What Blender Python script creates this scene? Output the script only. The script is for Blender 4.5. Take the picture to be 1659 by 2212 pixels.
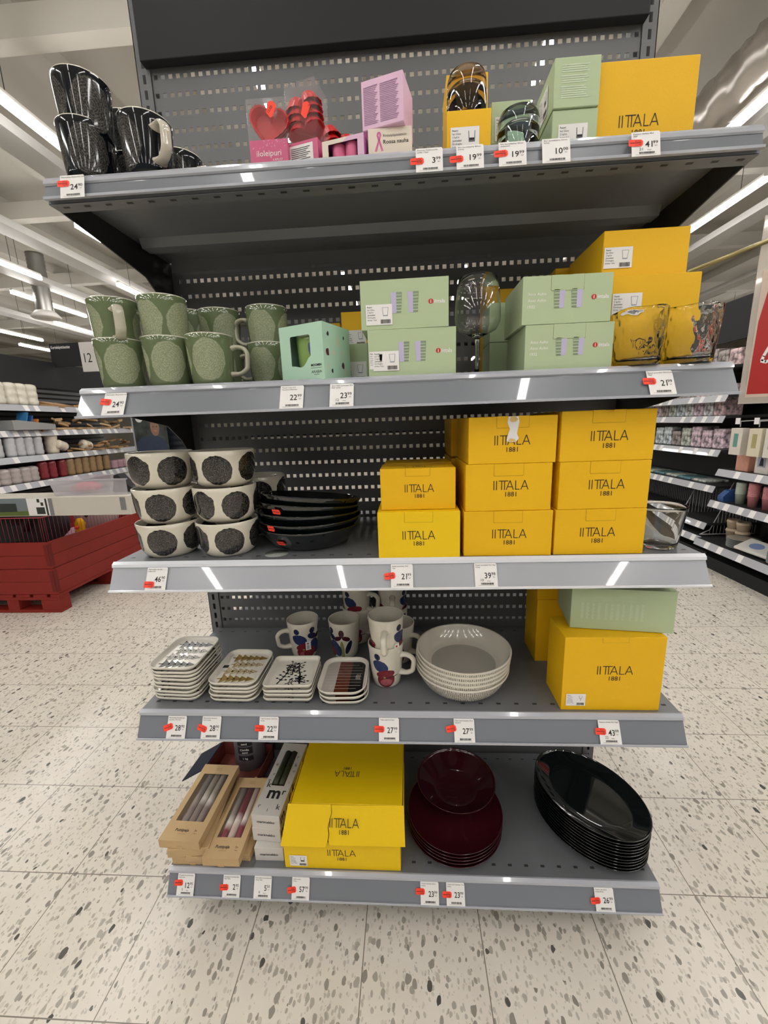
import bpy, math, random
from mathutils import Vector, Matrix
random.seed(7)
PI=math.pi
# ---------------------------------------------------------------- scene, camera, light level
sc=bpy.context.scene
for o in list(bpy.data.objects): bpy.data.objects.remove(o,do_unlink=True)
COL=sc.collection
cam=bpy.data.cameras.new('camera'); co=bpy.data.objects.new('camera',cam); COL.objects.link(co); sc.camera=co
cam.sensor_fit='HORIZONTAL'; cam.sensor_width=36.0; cam.lens=36.0*878.45/1659.0; cam.clip_start=.02; cam.clip_end=100
r_=Vector((0.99788198,0.05542204,-0.03405816)); u_=Vector((0.02136003,0.21536862,0.97629919)); f_=Vector((-0.06144355,0.97495885,-0.21372864))
M=Matrix((r_,u_,-f_)).transposed().to_4x4(); M.translation=Vector((0.029605,-1.232179,1.299404)); co.matrix_world=M
w=bpy.data.worlds.new('world'); sc.world=w; w.use_nodes=True
w.node_tree.nodes['Background'].inputs[0].default_value=(1.0,.975,.94,1); w.node_tree.nodes['Background'].inputs[1].default_value=0.16
sc.view_settings.view_transform='Standard'; sc.view_settings.look='None'; sc.view_settings.exposure=0.5; sc.view_settings.gamma=1.0
sc.view_settings.use_curve_mapping=False
LAMP=24.0
# ---------------------------------------------------------------- materials
def s2l(c): return tuple((x/12.92 if x<=.04045 else ((x+.055)/1.055)**2.4) for x in [v/255 for v in c])
MATS={}
def mat(name,rgb,rough=.5,metal=0.,spec=.5,coat=0.,emit=None,trans=0.,ior=1.45,bump=0.,bscale=200,var=0.,vscale=8,alpha=1.):
    if name in MATS: return MATS[name]
    m=bpy.data.materials.new(name); m.use_nodes=True; nt=m.node_tree; b=nt.nodes['Principled BSDF']
    c=tuple(rgb)+(1,)
    b.inputs['Base Color'].default_value=c; b.inputs['Roughness'].default_value=rough; b.inputs['Metallic'].default_value=metal
    b.inputs['Specular IOR Level'].default_value=spec; b.inputs['Coat Weight'].default_value=coat; b.inputs['Coat Roughness'].default_value=.03
    b.inputs['Transmission Weight'].default_value=trans; b.inputs['IOR'].default_value=ior; b.inputs['Alpha'].default_value=alpha
    if emit: b.inputs['Emission Color'].default_value=tuple(emit[:3])+(1,); b.inputs['Emission Strength'].default_value=emit[3]
    tc=None
    if bump or var:
        tc=nt.nodes.new('ShaderNodeTexCoord')
    if var:
        n=nt.nodes.new('ShaderNodeTexNoise'); n.inputs['Scale'].default_value=vscale; n.inputs['Detail'].default_value=4
        nt.links.new(tc.outputs['Object'],n.inputs['Vector'])
        mx=nt.nodes.new('ShaderNodeMix'); mx.data_type='RGBA'
        mx.inputs[6].default_value=tuple(x*(1-var) for x in rgb)+(1,); mx.inputs[7].default_value=tuple(min(1,x*(1+var)) for x in rgb)+(1,)
        fac=n.outputs['Fac']
        if var>=.3:
            mr=nt.nodes.new('ShaderNodeMapRange'); mr.inputs['From Min'].default_value=.36; mr.inputs['From Max'].default_value=.62; nt.links.new(fac,mr.inputs['Value']); fac=mr.outputs['Result']
        nt.links.new(fac,mx.inputs[0]); nt.links.new(mx.outputs[2],b.inputs['Base Color'])
    if bump:
        n=nt.nodes.new('ShaderNodeTexNoise'); n.inputs['Scale'].default_value=bscale
        nt.links.new(tc.outputs['Object'],n.inputs['Vector'])
        bp=nt.nodes.new('ShaderNodeBump'); bp.inputs['Strength'].default_value=bump; bp.inputs['Distance'].default_value=.002
        nt.links.new(n.outputs['Fac'],bp.inputs['Height']); nt.links.new(bp.outputs['Normal'],b.inputs['Normal'])
    MATS[name]=m; return m
class NB:
    def __init__(s,m): s.nt=m.node_tree; s.L=s.nt.links
    def put(s,sock,v):
        if isinstance(v,bpy.types.NodeSocket): s.L.new(v,sock)
        else: sock.default_value=v
    def m(s,op,a,b=None,c=None):
        n=s.nt.nodes.new('ShaderNodeMath'); n.operation=op; s.put(n.inputs[0],a)
        if b is not None: s.put(n.inputs[1],b)
        if c is not None: s.put(n.inputs[2],c)
        return n.outputs[0]
    def mix(s,f,a,b):
        n=s.nt.nodes.new('ShaderNodeMix'); n.data_type='RGBA'; s.put(n.inputs[0],f)
        for i,v in ((6,a),(7,b)): s.put(n.inputs[i],v if isinstance(v,bpy.types.NodeSocket) else tuple(v)+(1,))
        return n.outputs[2]
    def coord(s):
        t=s.nt.nodes.new('ShaderNodeTexCoord'); x=s.nt.nodes.new('ShaderNodeSeparateXYZ'); s.L.new(t.outputs['Object'],x.inputs[0])
        return t.outputs['Object'],x.outputs[0],x.outputs[1],x.outputs[2]
    def noise(s,vec,scale,detail=3):
        n=s.nt.nodes.new('ShaderNodeTexNoise'); n.inputs['Scale'].default_value=scale; n.inputs['Detail'].default_value=detail; s.L.new(vec,n.inputs['Vector'])
        return n.outputs['Fac']
def paint(name,base,shapes,R=.045,cyl=True,rough=.12,coat=.6,rim=None,inner=None,scrib=True,bodyz=None,ns=420):
    """glazed ceramic painted with blobs. shape=(col_a,col_b,angle_or_x,z_or_y,rx,rz,rot). rim=(z,colour): glaze above z"""
    m=mat(name,base,rough=rough,coat=coat); q=NB(m); vec,x,y,z=q.coord()
    b=m.node_tree.nodes['Principled BSDF']
    if cyl: ang=q.m('ARCTAN2',y,x); v=z
    nz=q.noise(vec,60 if R<.1 else 40,2); nf=q.noise(vec,ns,3); nm=q.noise(vec,110,3)
    col=tuple(base)
    for (ca,cb,a,zc,rx,rz,rot) in shapes:
        if cyl: du=q.m('MULTIPLY',q.m('WRAP',q.m('SUBTRACT',ang,a),PI,-PI),R); dv=q.m('SUBTRACT',z,zc)
        else: du=q.m('SUBTRACT',x,a); dv=q.m('SUBTRACT',y,zc)
        c_,s_=math.cos(rot),math.sin(rot)
        pu=q.m('ADD',q.m('MULTIPLY',du,c_/rx),q.m('MULTIPLY',dv,s_/rx)); pv=q.m('ADD',q.m('MULTIPLY',du,-s_/rz),q.m('MULTIPLY',dv,c_/rz))
        d=q.m('SQRT',q.m('ADD',q.m('MULTIPLY',pu,pu),q.m('MULTIPLY',pv,pv)))
        d=q.m('ADD',d,q.m('MULTIPLY',q.m('SUBTRACT',nz,.5),.22))
        mask=q.m('LESS_THAN',d,1.0)
        rings=q.m('SINE',q.m('ADD',q.m('MULTIPLY',d,60.0),q.m('MULTIPLY',nm,5.0)))
        f=q.m('ADD',q.m('MULTIPLY',rings,.22),q.m('MULTIPLY',q.m('SUBTRACT',nf,.5),3.0))
        f=q.m('ADD',f,.33); 
        n=q.nt.nodes.new('ShaderNodeClamp'); q.L.new(f,n.inputs[0])
        cc=q.mix(n.outputs[0],ca,cb) if scrib else ca
        col=q.mix(mask,col,cc)
    if inner is not None:   # inside surface of a vessel
        rr=q.m('SQRT',q.m('ADD',q.m('MULTIPLY',x,x),q.m('MULTIPLY',y,y)))
        lim=q.m('ADD',inner[0],q.m('MULTIPLY',z,inner[1]))
        col=q.mix(q.m('LESS_THAN',rr,lim),col,inner[2])
    if rim: col=q.mix(q.m('GREATER_THAN',z,rim[0]),col,rim[1])
    if bodyz: col=q.mix(q.m('LESS_THAN',z,bodyz[0]),col,bodyz[1])
    if isinstance(col,bpy.types.NodeSocket): q.L.new(col,b.inputs['Base Color'])
    return m
# ---------------------------------------------------------------- mesh builder
TEXTS={}
def text_mesh(s,bold=0.):
    k=(s,bold)
    if k in TEXTS: return TEXTS[k]
    c=bpy.data.curves.new('t','FONT'); c.body=s; c.size=1; c.resolution_u=2; c.offset=bold
    o=bpy.data.objects.new('t',c); COL.objects.link(o); bpy.context.view_layer.update()
    dg=bpy.context.evaluated_depsgraph_get(); me=bpy.data.meshes.new_from_object(o.evaluated_get(dg))
    V=[(v.co.x,v.co.y) for v in me.vertices]; F=[tuple(p.vertices) for p in me.polygons]
    bpy.data.objects.remove(o,do_unlink=True)
    if V:
        x0=min(v[0] for v in V); x1=max(v[0] for v in V); V=[(x-(x0+x1)/2,y) for x,y in V]; wd=x1-x0
    else: wd=0
    TEXTS[k]=(V,F,wd); return TEXTS[k]
class MB:
    def __init__(s): s.v=[]; s.f=[]; s.mi=[]; s.sm=[]
    def add(s,V,F,mi=0,smooth=False,M=None):
        n=len(s.v)
        s.v+= [tuple(M@Vector(p)) for p in V] if M else [tuple(p) for p in V]
        s.f+=[tuple(i+n for i in f) for f in F]; s.mi+=[mi]*len(F); s.sm+=[smooth]*len(F); return s
    def box(s,x0,x1,y0,y1,z0,z1,mi=0,M=None):
        V=[(x0,y0,z0),(x1,y0,z0),(x1,y1,z0),(x0,y1,z0),(x0,y0,z1),(x1,y0,z1),(x1,y1,z1),(x0,y1,z1)]
        return s.add(V,[(0,3,2,1),(4,5,6,7),(0,1,5,4),(1,2,6,5),(2,3,7,6),(3,0,4,7)],mi,False,M)
    def lathe(s,prof,seg=48,mi=0,sx=1.,sy=1.,M=None,cap=True,smooth=True,fn=None):
        V=[];F=[];n=len(prof)
        for i,(r,z) in enumerate(prof):
            for k in range(seg):
                a=2*PI*k/seg; p=(r*sx*math.cos(a),r*sy*math.sin(a),z)
                V.append(fn(p,a,i) if fn else p)
        for i in range(n-1):
            for k in range(seg):
                a=i*seg+k; b=i*seg+(k+1)%seg; F.append((a,b,b+seg,a+seg))
        if cap:
            F.append(tuple(range(seg-1,-1,-1))); F.append(tuple((n-1)*seg+k for k in range(seg)))
        return s.add(V,F,mi,smooth,M)
    def tube(s,pts,r,seg=8,mi=0,M=None,sq=1.):
        pts=[Vector(p) for p in pts]; V=[];F=[];up=None
        for i,p in enumerate(pts):
            t=(pts[min(i+1,len(pts)-1)]-pts[max(i-1,0)]).normalized()
            if up is None:
                up=Vector((0,0,1)) if abs(t.z)<.9 else Vector((0,1,0))
            a=t.cross(up).normalized(); b=a.cross(t).normalized(); up=b
            rr=r[i] if isinstance(r,(list,tuple)) else r
            for k in range(seg):
                g=2*PI*k/seg; V.append(p+a*rr*sq*math.cos(g)+b*rr*math.sin(g))
        for i in range(len(pts)-1):
            for k in range(seg):
                q=i*seg+k; w_=i*seg+(k+1)%seg; F.append((q,w_,w_+seg,q+seg))
        F.append(tuple(range(seg-1,-1,-1))); F.append(tuple((len(pts)-1)*seg+k for k in range(seg)))
        return s.add(V,F,mi,True,M)
    def prism(s,poly,x0,x1,axis='x',mi=0,M=None):
        """poly of (a,b); axis x -> (y,z), y -> (x,z), z -> (x,y)"""
        def P(a,b,c): return {'x':(c,a,b),'y':(a,c,b),'z':(a,b,c)}[axis]
        n=len(poly); V=[P(a,b,x0) for a,b in poly]+[P(a,b,x1) for a,b in poly]
        F=[(i,(i+1)%n,(i+1)%n+n,i+n) for i in range(n)]+[tuple(range(n-1,-1,-1)),tuple(range(n,2*n))]
        return s.add(V,F,mi,False,M)
    def flat(s,polys,o,r,u,mi=0):
        """2D polygons laid in the plane at o with axes r,u"""
        o=Vector(o); r=Vector(r); u=Vector(u)
        for p in polys:
            s.add([o+r*a+u*b for a,b in p],[tuple(range(len(p)))],mi)
        return s
    def text(s,t,size,o,r,u,mi=0,align='c',bold=0.,wid=None,squash=1.):
        V,F,wd=text_mesh(t,bold)
        if not V: return s
        k=size if wid is None else wid/wd
        o=Vector(o); r=Vector(r); u=Vector(u); off={'c':0,'l':wd/2,'r':-wd/2}[align]
        return s.add([o+r*((a+off)*k*squash)+u*(b*k) for a,b in V],F,mi)
    def build(s,name,mats,parent=None,bevel=0,bseg=2,loc=None,rot=None,recalc=True,smooth=False):
        me=bpy.data.meshes.new(name); me.from_pydata(s.v,[],s.f)
        if not isinstance(mats,(list,tuple)): mats=[mats]
        for m in mats: me.materials.append(m)
        for p,mi,sm in zip(me.polygons,s.mi,s.sm): p.material_index=mi; p.use_smooth=sm or smooth
        o=bpy.data.objects.new(name,me); COL.objects.link(o)
        if parent: o.parent=parent
        if bevel:
            b=o.modifiers.new('bevel','BEVEL'); b.width=bevel; b.segments=bseg; b.limit_method='ANGLE'; b.angle_limit=.7
        if loc: o.location=loc
        if rot: o.rotation_euler=rot
        return o
def tag(o,label=None,cat=None,group=None,kind=None):
    if label: o['label']=label
    if cat: o['category']=cat
    if group: o['group']=group
    if kind: o['kind']=kind
    return o
def thing(name,label,cat,loc=(0,0,0),rot=(0,0,0),group=None):
    o=bpy.data.objects.new(name,None); o.empty_display_size=.02; COL.objects.link(o); o.location=loc; o.rotation_euler=rot
    return tag(o,label,cat,group)
def dup(root,label=None,loc=None,rot=None,group=None,skip=()):
    c=root.copy(); COL.objects.link(c)
    if label: c['label']=label
    if group: c['group']=group
    if loc: c.location=loc
    if rot is not None: c.rotation_euler=rot if isinstance(rot,(tuple,list)) else (0,0,rot)
    for ch in list(root.children):
        if ch.name.split('.')[0] in skip: continue
        d=ch.copy(); COL.objects.link(d); d.parent=c
        for g in list(ch.children):
            e=g.copy(); COL.objects.link(e); e.parent=d
    return c
def struct(name,mb,m,**k):
    o=mb.build(name,m,**k); o['kind']='structure'; return o
XR,ZU=(1,0,0),(0,0,1)
# ---------------------------------------------------------------- base materials
steel=mat('grey_steel',s2l((118,120,124)),rough=.42,metal=.25,var=.04)
panelm=mat('panel_grey',s2l((107,108,109)),rough=.45,metal=.2,var=.03)
darksteel=mat('dark_steel',s2l((46,46,46)),rough=.5,var=.05)
headm=mat('header_board_grey',s2l((38,38,40)),rough=.6,spec=.3)
stripm=mat('strip_grey',s2l((122,126,134)),rough=.28,coat=.8,var=.05,vscale=3)
edgem=mat('clear_edge',s2l((225,228,235)),rough=.12,coat=1)
stripclear=mat('strip_silver',s2l((168,171,178)),rough=.25,coat=1,var=.07,vscale=4)
paper=mat('white_paper',s2l((236,234,232)),rough=.6)
ink=mat('black_ink',s2l((32,32,34)),rough=.6)
greyink=mat('grey_ink',s2l((110,110,112)),rough=.6)
stick=mat('orange_sticker',s2l((255,72,48)),rough=.5)
yellow=mat('yellow_board',s2l((236,184,4)),rough=.55,bump=.12,bscale=500,var=.04,vscale=6)
yedge=mat('board_edge',s2l((222,190,120)),rough=.7)
yellow_lit=mat('lit_yellow_board',s2l((240,200,2)),rough=.55,bump=.12,bscale=500,var=.03)  # same yellow board, with the brighter light on these cartons put into the colour
sage=mat('sage_board',s2l((180,197,158)),rough=.6,bump=.1,bscale=500,var=.03)
sagetxt=mat('pale_print',s2l((200,214,188)),rough=.6)
mint=mat('mint_board',s2l((180,216,192)),rough=.55)
kraft=mat('kraft_board',s2l((196,166,122)),rough=.7,bump=.2,bscale=400,var=.06,vscale=40)
offw=mat('off_white_board',s2l((206,202,196)),rough=.6)
pinkm=mat('pink_board',s2l((222,184,210)),rough=.55); magenta=mat('pink_card',s2l((206,72,124)),rough=.5,var=.15,vscale=120)
redsil=mat('red_silicone',s2l((190,24,28)),rough=.45); pinksil=mat('rose_silicone',s2l((222,110,150)),rough=.5)
lavglass=mat('printed_lavender',s2l((190,184,214)),rough=.6); stripeink=mat('printed_green_grey',s2l((134,150,122)),rough=.6)
redlogo=mat('red_logo_dot',s2l((190,50,40)),rough=.5)
white=mat('white_gloss',s2l((226,222,210)),rough=.12,coat=.7)
def glass(name,c,rough=.0,ior=1.45):
    return mat(name,c,rough=rough,trans=1.,ior=ior,spec=.5)
clearg=glass('clear_glass',(.97,.98,.97)); amberg=glass('brown_glass',(.62,.52,.40)); blueg=glass('blue_glass',(.80,.90,.97))
film=mat('clear_film',(1,1,1),rough=.04,alpha=.07,coat=.5)
tubem=mat('lamp_tube',(1,1,1),rough=.5,emit=(1,.975,.945,LAMP)); housing=mat('lamp_housing',s2l((200,196,188)),rough=.5)
# ---------------------------------------------------------------- floor, ceiling, walls
def floor_mat():
    m=mat('terrazzo_tiles',s2l((222,214,202)),rough=.22,spec=.4); q=NB(m); vec,x,y,z=q.coord(); b=m.node_tree.nodes['Principled BSDF']
    base=q.mix(q.noise(vec,7,4),s2l((218,210,198)),s2l((238,231,219)))
    col=base
    for scale,thr,ca,cb,seed,pick in ((130,.40,(190,184,172),(216,209,196),0,.35),(75,.36,(168,162,150),(202,195,182),3.3,.5),(60,.34,(136,132,122),(176,168,156),11.3,.78),(50,.30,(58,64,60),(116,112,104),7.7,.94)):
        mp=q.nt.nodes.new('ShaderNodeMapping'); mp.inputs['Location'].default_value=(seed,seed*1.7,seed*.3); mp.inputs['Rotation'].default_value=(0,0,seed); mp.inputs['Scale'].default_value=(1,.62,1); q.L.new(vec,mp.inputs['Vector'])
        dn=q.nt.nodes.new('ShaderNodeTexNoise'); dn.inputs['Scale'].default_value=60; q.L.new(mp.outputs[0],dn.inputs['Vector'])
        vm=q.nt.nodes.new('ShaderNodeVectorMath'); vm.operation='MULTIPLY_ADD'; q.L.new(dn.outputs['Color'],vm.inputs[0]); vm.inputs[1].default_value=(.010,.010,0); q.L.new(mp.outputs[0],vm.inputs[2])
        vo=q.nt.nodes.new('ShaderNodeTexVoronoi'); vo.inputs['Scale'].default_value=scale; vo.inputs['Randomness'].default_value=1; q.L.new(vm.outputs[0],vo.inputs['Vector'])
        sp=q.nt.nodes.new('ShaderNodeSeparateColor'); q.L.new(vo.outputs['Color'],sp.inputs[0])
        thrv=q.m('MULTIPLY',q.m('ADD',sp.outputs[1],.35),thr)
        mask=q.m('MULTIPLY',q.m('LESS_THAN',vo.outputs['Distance'],thrv),q.m('GREATER_THAN',sp.outputs[0],pick))
        col=q.mix(mask,col,q.mix(sp.outputs[2],s2l(ca),s2l(cb)))
    def line(s,off):
        d=q.m('ABSOLUTE',q.m('WRAP',q.m('SUBTRACT',s,off),.15,-.15)); return q.m('LESS_THAN',d,.0013)
    ln=q.m('MAXIMUM',line(x,-.108),line(y,-.02)); col=q.mix(ln,col,s2l((140,132,120)))
    q.L.new(col,b.inputs['Base Color']); return m
struct('floor',MB().box(-14,14,-9,18,-.1,0),floor_mat())
ceil=mat('ceiling_beige',s2l((172,168,158)),rough=.8,var=.06,vscale=.8); beam=mat('beam_beige',s2l((190,186,176)),rough=.7)
struct('ceiling',MB().box(-14,14,-9,18,4.3,4.4),ceil)
mb=MB(); x=-13.6
while x<14:
    mb.box(x-.1,x+.1,-9,18,4.14,4.3); x+=1.2
struct('trim_1',mb,ceil)
mb=MB()
for y in (-5.5,-2.3,2.03,4.27,6.53,9.2,12.3,15.6): mb.box(-14,14,y,y+.13,3.95,4.139)
struct('trim_2',mb,beam)
mb=MB()
for x in (-7.4,-5.45,-4.35,-3.0,2.95,4.2,6.): mb.box(x-.12,x+.12,-9,18,3.52,3.6)
struct('trim_3',mb,mat('cable_tray',s2l((190,188,184)),rough=.5,metal=.3))
wallm=mat('wall_beige',s2l((150,145,134)),rough=.8,var=.05,vscale=1)
struct('wall_back',MB().box(-14,14,18,18.1,0,4.4),wallm)
struct('wall_left',MB().box(-14.1,-14,-9,18,0,4.4),wallm); struct('wall_right',MB().box(14,14.1,-9,18,0,4.4),wallm)
def lamp(x,y0,y1,label,z=3.4,group='strip lamps under the ceiling',first=[None]):
    t=thing('strip_lamp',label,'ceiling lamp',(x,(y0+y1)/2,z),group=group); h=(y1-y0)/2
    MB().box(-.024,.024,-h,h,0,.045).build('lamp_tube',tubem,t)
    MB().box(-.020,.020,-h,h,.0455,.075).build('housing',housing,t)
    mb=MB()
    for yy in (-h*.7,h*.7): mb.tube([(0,yy,.07),(0,yy,.9)],.003,6)
    mb.build('hanger',darksteel,t); return t
LL=[(-2.53,-.8,2.25,'long bright strip lamp entering at the left edge beside the black mugs'),
 (-5.0,1.9,4.70,'bright strip lamp at the left edge, next one below the large lamp'),
 (-5.88,5.15,6.6,'strip lamp running from left towards the upper green mug'),
 (-3.36,3.36,5.2,'strip lamp peeking out beside the bracket of the top shelf'),
 (-8.3,5.2,8.3,'strip lamp at the left edge just above the dark header'),
 (-6.75,6.9,8.9,'short strip lamp above the aisle number sign'),
 (-4.17,5.1,7.0,'strip lamp disappearing behind the upper green mugs'),
 (-9.15,8.6,9.9,'faintest short strip lamp left of the aisle sign'),
 (3.45,3.38,5.4,'bright slanted strip lamp right of the topmost yellow carton'),
 (2.57,-.9,2.58,'strip lamp cut by the right edge above the top shelf')]
for a in LL: lamp(*a)
for x in (-6.0,-4.27,-2.56,-.85,.9,2.57,4.27,6.0):
    for y in (-7.2,-5.,-2.8):
        lamp(x,y,y+1.5,'strip lamp hanging over the aisles around the shelf unit, identical to its row',group='far strip lamps')
for x in (-.85,.9):
    for y in (-.6,1.5,5.2,8.5): lamp(x,y,y+1.6,'strip lamp hanging over the aisles around the shelf unit, identical to its row',group='far strip lamps')
for x in (8.2,9.9):
    for y in (1.,4.,7.,10.): lamp(x,y,y+1.5,'strip lamp hanging over the aisles around the shelf unit, identical to its row',group='far strip lamps')
for x in (-7.5,-4.8,-2.0,0,2.4):
    for y in (10.5,13.5): lamp(x,y,y+1.5,'strip lamp hanging over the aisles around the shelf unit, identical to its row',group='far strip lamps')
# ducts
foil=mat('duct_foil',s2l((190,184,176)),rough=.28,metal=.9,bump=.9,bscale=9,var=.1)
def wob(p,a,i): 
    k=1+.05*math.sin(i*1.3+a*3)+.04*math.sin(i*2.9-a*5); return (p[0]*k,p[1]*k,p[2])
prof=[(.185,i*.06) for i in range(110)]
tag(MB().lathe(prof,20,fn=wob).build('foil_duct',foil,loc=(2.60,-.5,3.705),rot=(-PI/2,0,0)),'wrinkled silver foil air duct under the ceiling at upper right','air duct')
t=thing('ventilation_duct','short grey spiral duct dropping to a round white diffuser at left','air duct',(-5.58,5.35,3.1))
MB().lathe([(.11+.006*(i%2),i*.025) for i in range(36)],20).build('spiral_pipe',mat('galvanised',s2l((150,148,144)),rough=.35,metal=.8),t,loc=(0,0,.02))
MB().lathe([(.02,-.02),(.18,-.02),(.2,0),(.13,.08),(.02,.09)],24).build('diffuser',offw,t)
# ---------------------------------------------------------------- the shelf unit
HW=.625
ZT=[1.756,1.386,1.018,.645,.166]
unit=thing('gondola_shelving','grey perforated-back shelf unit carrying five full shelves of tableware','shelving unit')
# perforated back panel with real holes
mb=MB(); z0r=2.1896; P=.02; Q=.04; h=.0052; X0=-.6; NC=61; top=2.42; rows=[z0r-Q*k for k in range(-4,54)]
zs=sorted(rows); xl,xr=-.61,.61; th=.0012
def quad(x0,x1,za,zb):
    mb.add([(x0,0,za),(x1,0,za),(x1,0,zb),(x0,0,zb)],[(0,1,2,3)])
prev=.06
for zc in zs:
    quad(xl,xr,prev,zc-h); prev=zc+h; xp=xl
    for j in range(NC):
        xc=X0+P*j; quad(xp,xc-h,zc-h,zc+h); xp=xc+h
    quad(xp,xr,zc-h,zc+h)
quad(xl,xr,prev,top)
o=mb.build('back_panel',panelm,unit); sm=o.modifiers.new('thick','SOLIDIFY'); sm.thickness=.0015; sm.offset=-1
for sx in (-1,1):
    mb=MB(); xa,xb=(.61,.645); zc=.1; fx=lambda a: sx*a
    sl=[]; z=.12
    zprev=.02
    while z<2.42:
        for (a,b,c,d) in ((.61,.645,zprev,z-.010),(.61,.6235,z-.010,z+.010),(.6315,.645,z-.010,z+.010)):
            A,B=sorted((fx(a),fx(b))); mb.add([(A,-.004,c),(B,-.004,c),(B,-.004,d),(A,-.004,d)],[(0,1,2,3)])
        zprev=z+.010; z+=.0333
    A,B=sorted((fx(.61),fx(.645)))
    mb.add([(A,-.004,zprev),(B,-.004,zprev),(B,-.004,2.44),(A,-.004,2.44)],[(0,1,2,3)])
    mb.box(min(fx(.645),fx(.643)),max(fx(.645),fx(.643)),-.004,.075,.02,2.44); mb.box(A,B,.04,.075,.02,2.44)
    mb.build('upright',panelm,unit)
MB().box(-.62,.612,-.03,-.004,2.205,2.62).build('header_board',headm,unit,bevel=.002)
MB().box(-.6,.6,-.02,.09,.0,.1).build('base_plinth',darksteel,unit)
# shelves
def shelf(zt,sil,yf=-.412,front=True,steep=False):
    sg=1 if front else -1
    mb=MB(); W=HW
    def bx(x0,x1,y0,y1,z0,z1,mi=0):
        if not front: y0,y1=-y1+.08,-y0+.08
        mb.box(x0,x1,y0,y1,z0,z1,mi)
    bx(-W,W,yf,-.012,zt-.003,zt)                     # plate
    bx(-W,W,yf,yf+.002,zt-.04,zt)                    # front flange
    bx(-W,W,yf,yf+.03,zt-.041,zt-.039)
    if front:
        mb.prism([(-.17,zt-.003),(-.162,zt-.022),(-.128,zt-.022),(-.12,zt-.003)],-W+.02,W-.02,'x')   # stiffener under the plate
        mb.box(-W+.02,W-.02,-.035,-.012,zt-.035,zt-.003)
    bx(-W+.015,W-.015,yf+.028,yf+.03,zt-.03,zt-.003)
    n=int(2*W/.0415)
    if front:
        for i in range(n): 
            xx=-W+.025+.0415*i
            mb.add([(xx-.005,yf+.028,zt+.0003),(xx+.005,yf+.028,zt+.0003),(xx+.005,yf+.034,zt+.0003),(xx-.005,yf+.034,zt+.0003)],[(0,1,2,3)],1)
            mb.add([(xx-.005,-.04,zt+.0003),(xx+.005,-.04,zt+.0003),(xx+.005,-.036,zt+.0003),(xx-.005,-.036,zt+.0003)],[(0,1,2,3)],1)
            mb.add([(xx-.006,yf+.008,zt-.0415),(xx+.006,yf+.008,zt-.0415),(xx+.006,yf+.014,zt-.0415),(xx-.006,yf+.014,zt-.0415)],[(0,3,2,1)],1)
    s=mb.build('shelf',[steel,darksteel],unit)
    for sx in (-1,1):
        P_=[(yf+.004,zt-.038),(-.3,zt-.05),(-.13,zt-.075),(-.07,zt-.115),(-.03,zt-.165),(-.004,zt-.19),(-.004,zt-.003),(yf+.004,zt-.003)]
        if zt<.3: P_=[(yf+.004,zt-.038),(-.2,zt-.06),(-.004,zt-.1),(-.004,zt-.003),(yf+.004,zt-.003)]
        if not front: P_=[(-a+.08,b) for a,b in P_]
        MB().prism(P_,sx*(W-.0005)-.0015,sx*(W-.0005)+.0015,'x').build('bracket',darksteel if zt>.7 else steel,s)
    if front:
        mb=MB(); y0=yf-.004; y1=-.441; zb=zt-.058
        if steep: y0=yf-.001; y1=-.4165; zb=zt-.0365
        mb.add([(-W,y0,zt-.010),(W,y0,zt-.010),(W,y1+.002,zb+.004),(-W,y1+.002,zb+.004),(-W,y0+.002,zt-.010),(W,y0+.002,zt-.010),(W,y1+.004,zb+.002),(-W,y1+.004,zb+.002)],[(3,2,1,0),(4,5,6,7),(0,1,5,4),(3,7,6,2),(0,4,7,3),(1,2,6,5)],0)
        mb.build('ticket_strip',sil,s)
        mb=MB(); 
        mb.prism([(y1-.001,zb+.005),(y1-.0035,zb+.004),(y1-.003,zb),(y1+.004,zb),(y1+.004,zb+.0025),(y1+.001,zb+.003)],-W,W,'x')
        mb.prism([(yf+.004,zt+.001),(yf+.0,zt+.002),(y0-.003,zt-.003),(y0-.004,zt-.009),(y0-.001,zt-.0115),(y0+.001,zt-.009),(yf+.003,zt-.001)],-W,W,'x')
        mb.build('strip_edge',edgem if sil is stripclear else mat('edge_grey',s2l((176,179,188)),rough=.12,coat=1),s)
    return s
SH=[shelf(z,stripclear if i==2 else stripm,yf=-.408 if i==0 else -.412,steep=i==0) for i,z in enumerate(ZT)]
for zt in (.25,.62,.97,1.3,1.62): shelf(zt,stripm,front=False)
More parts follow.
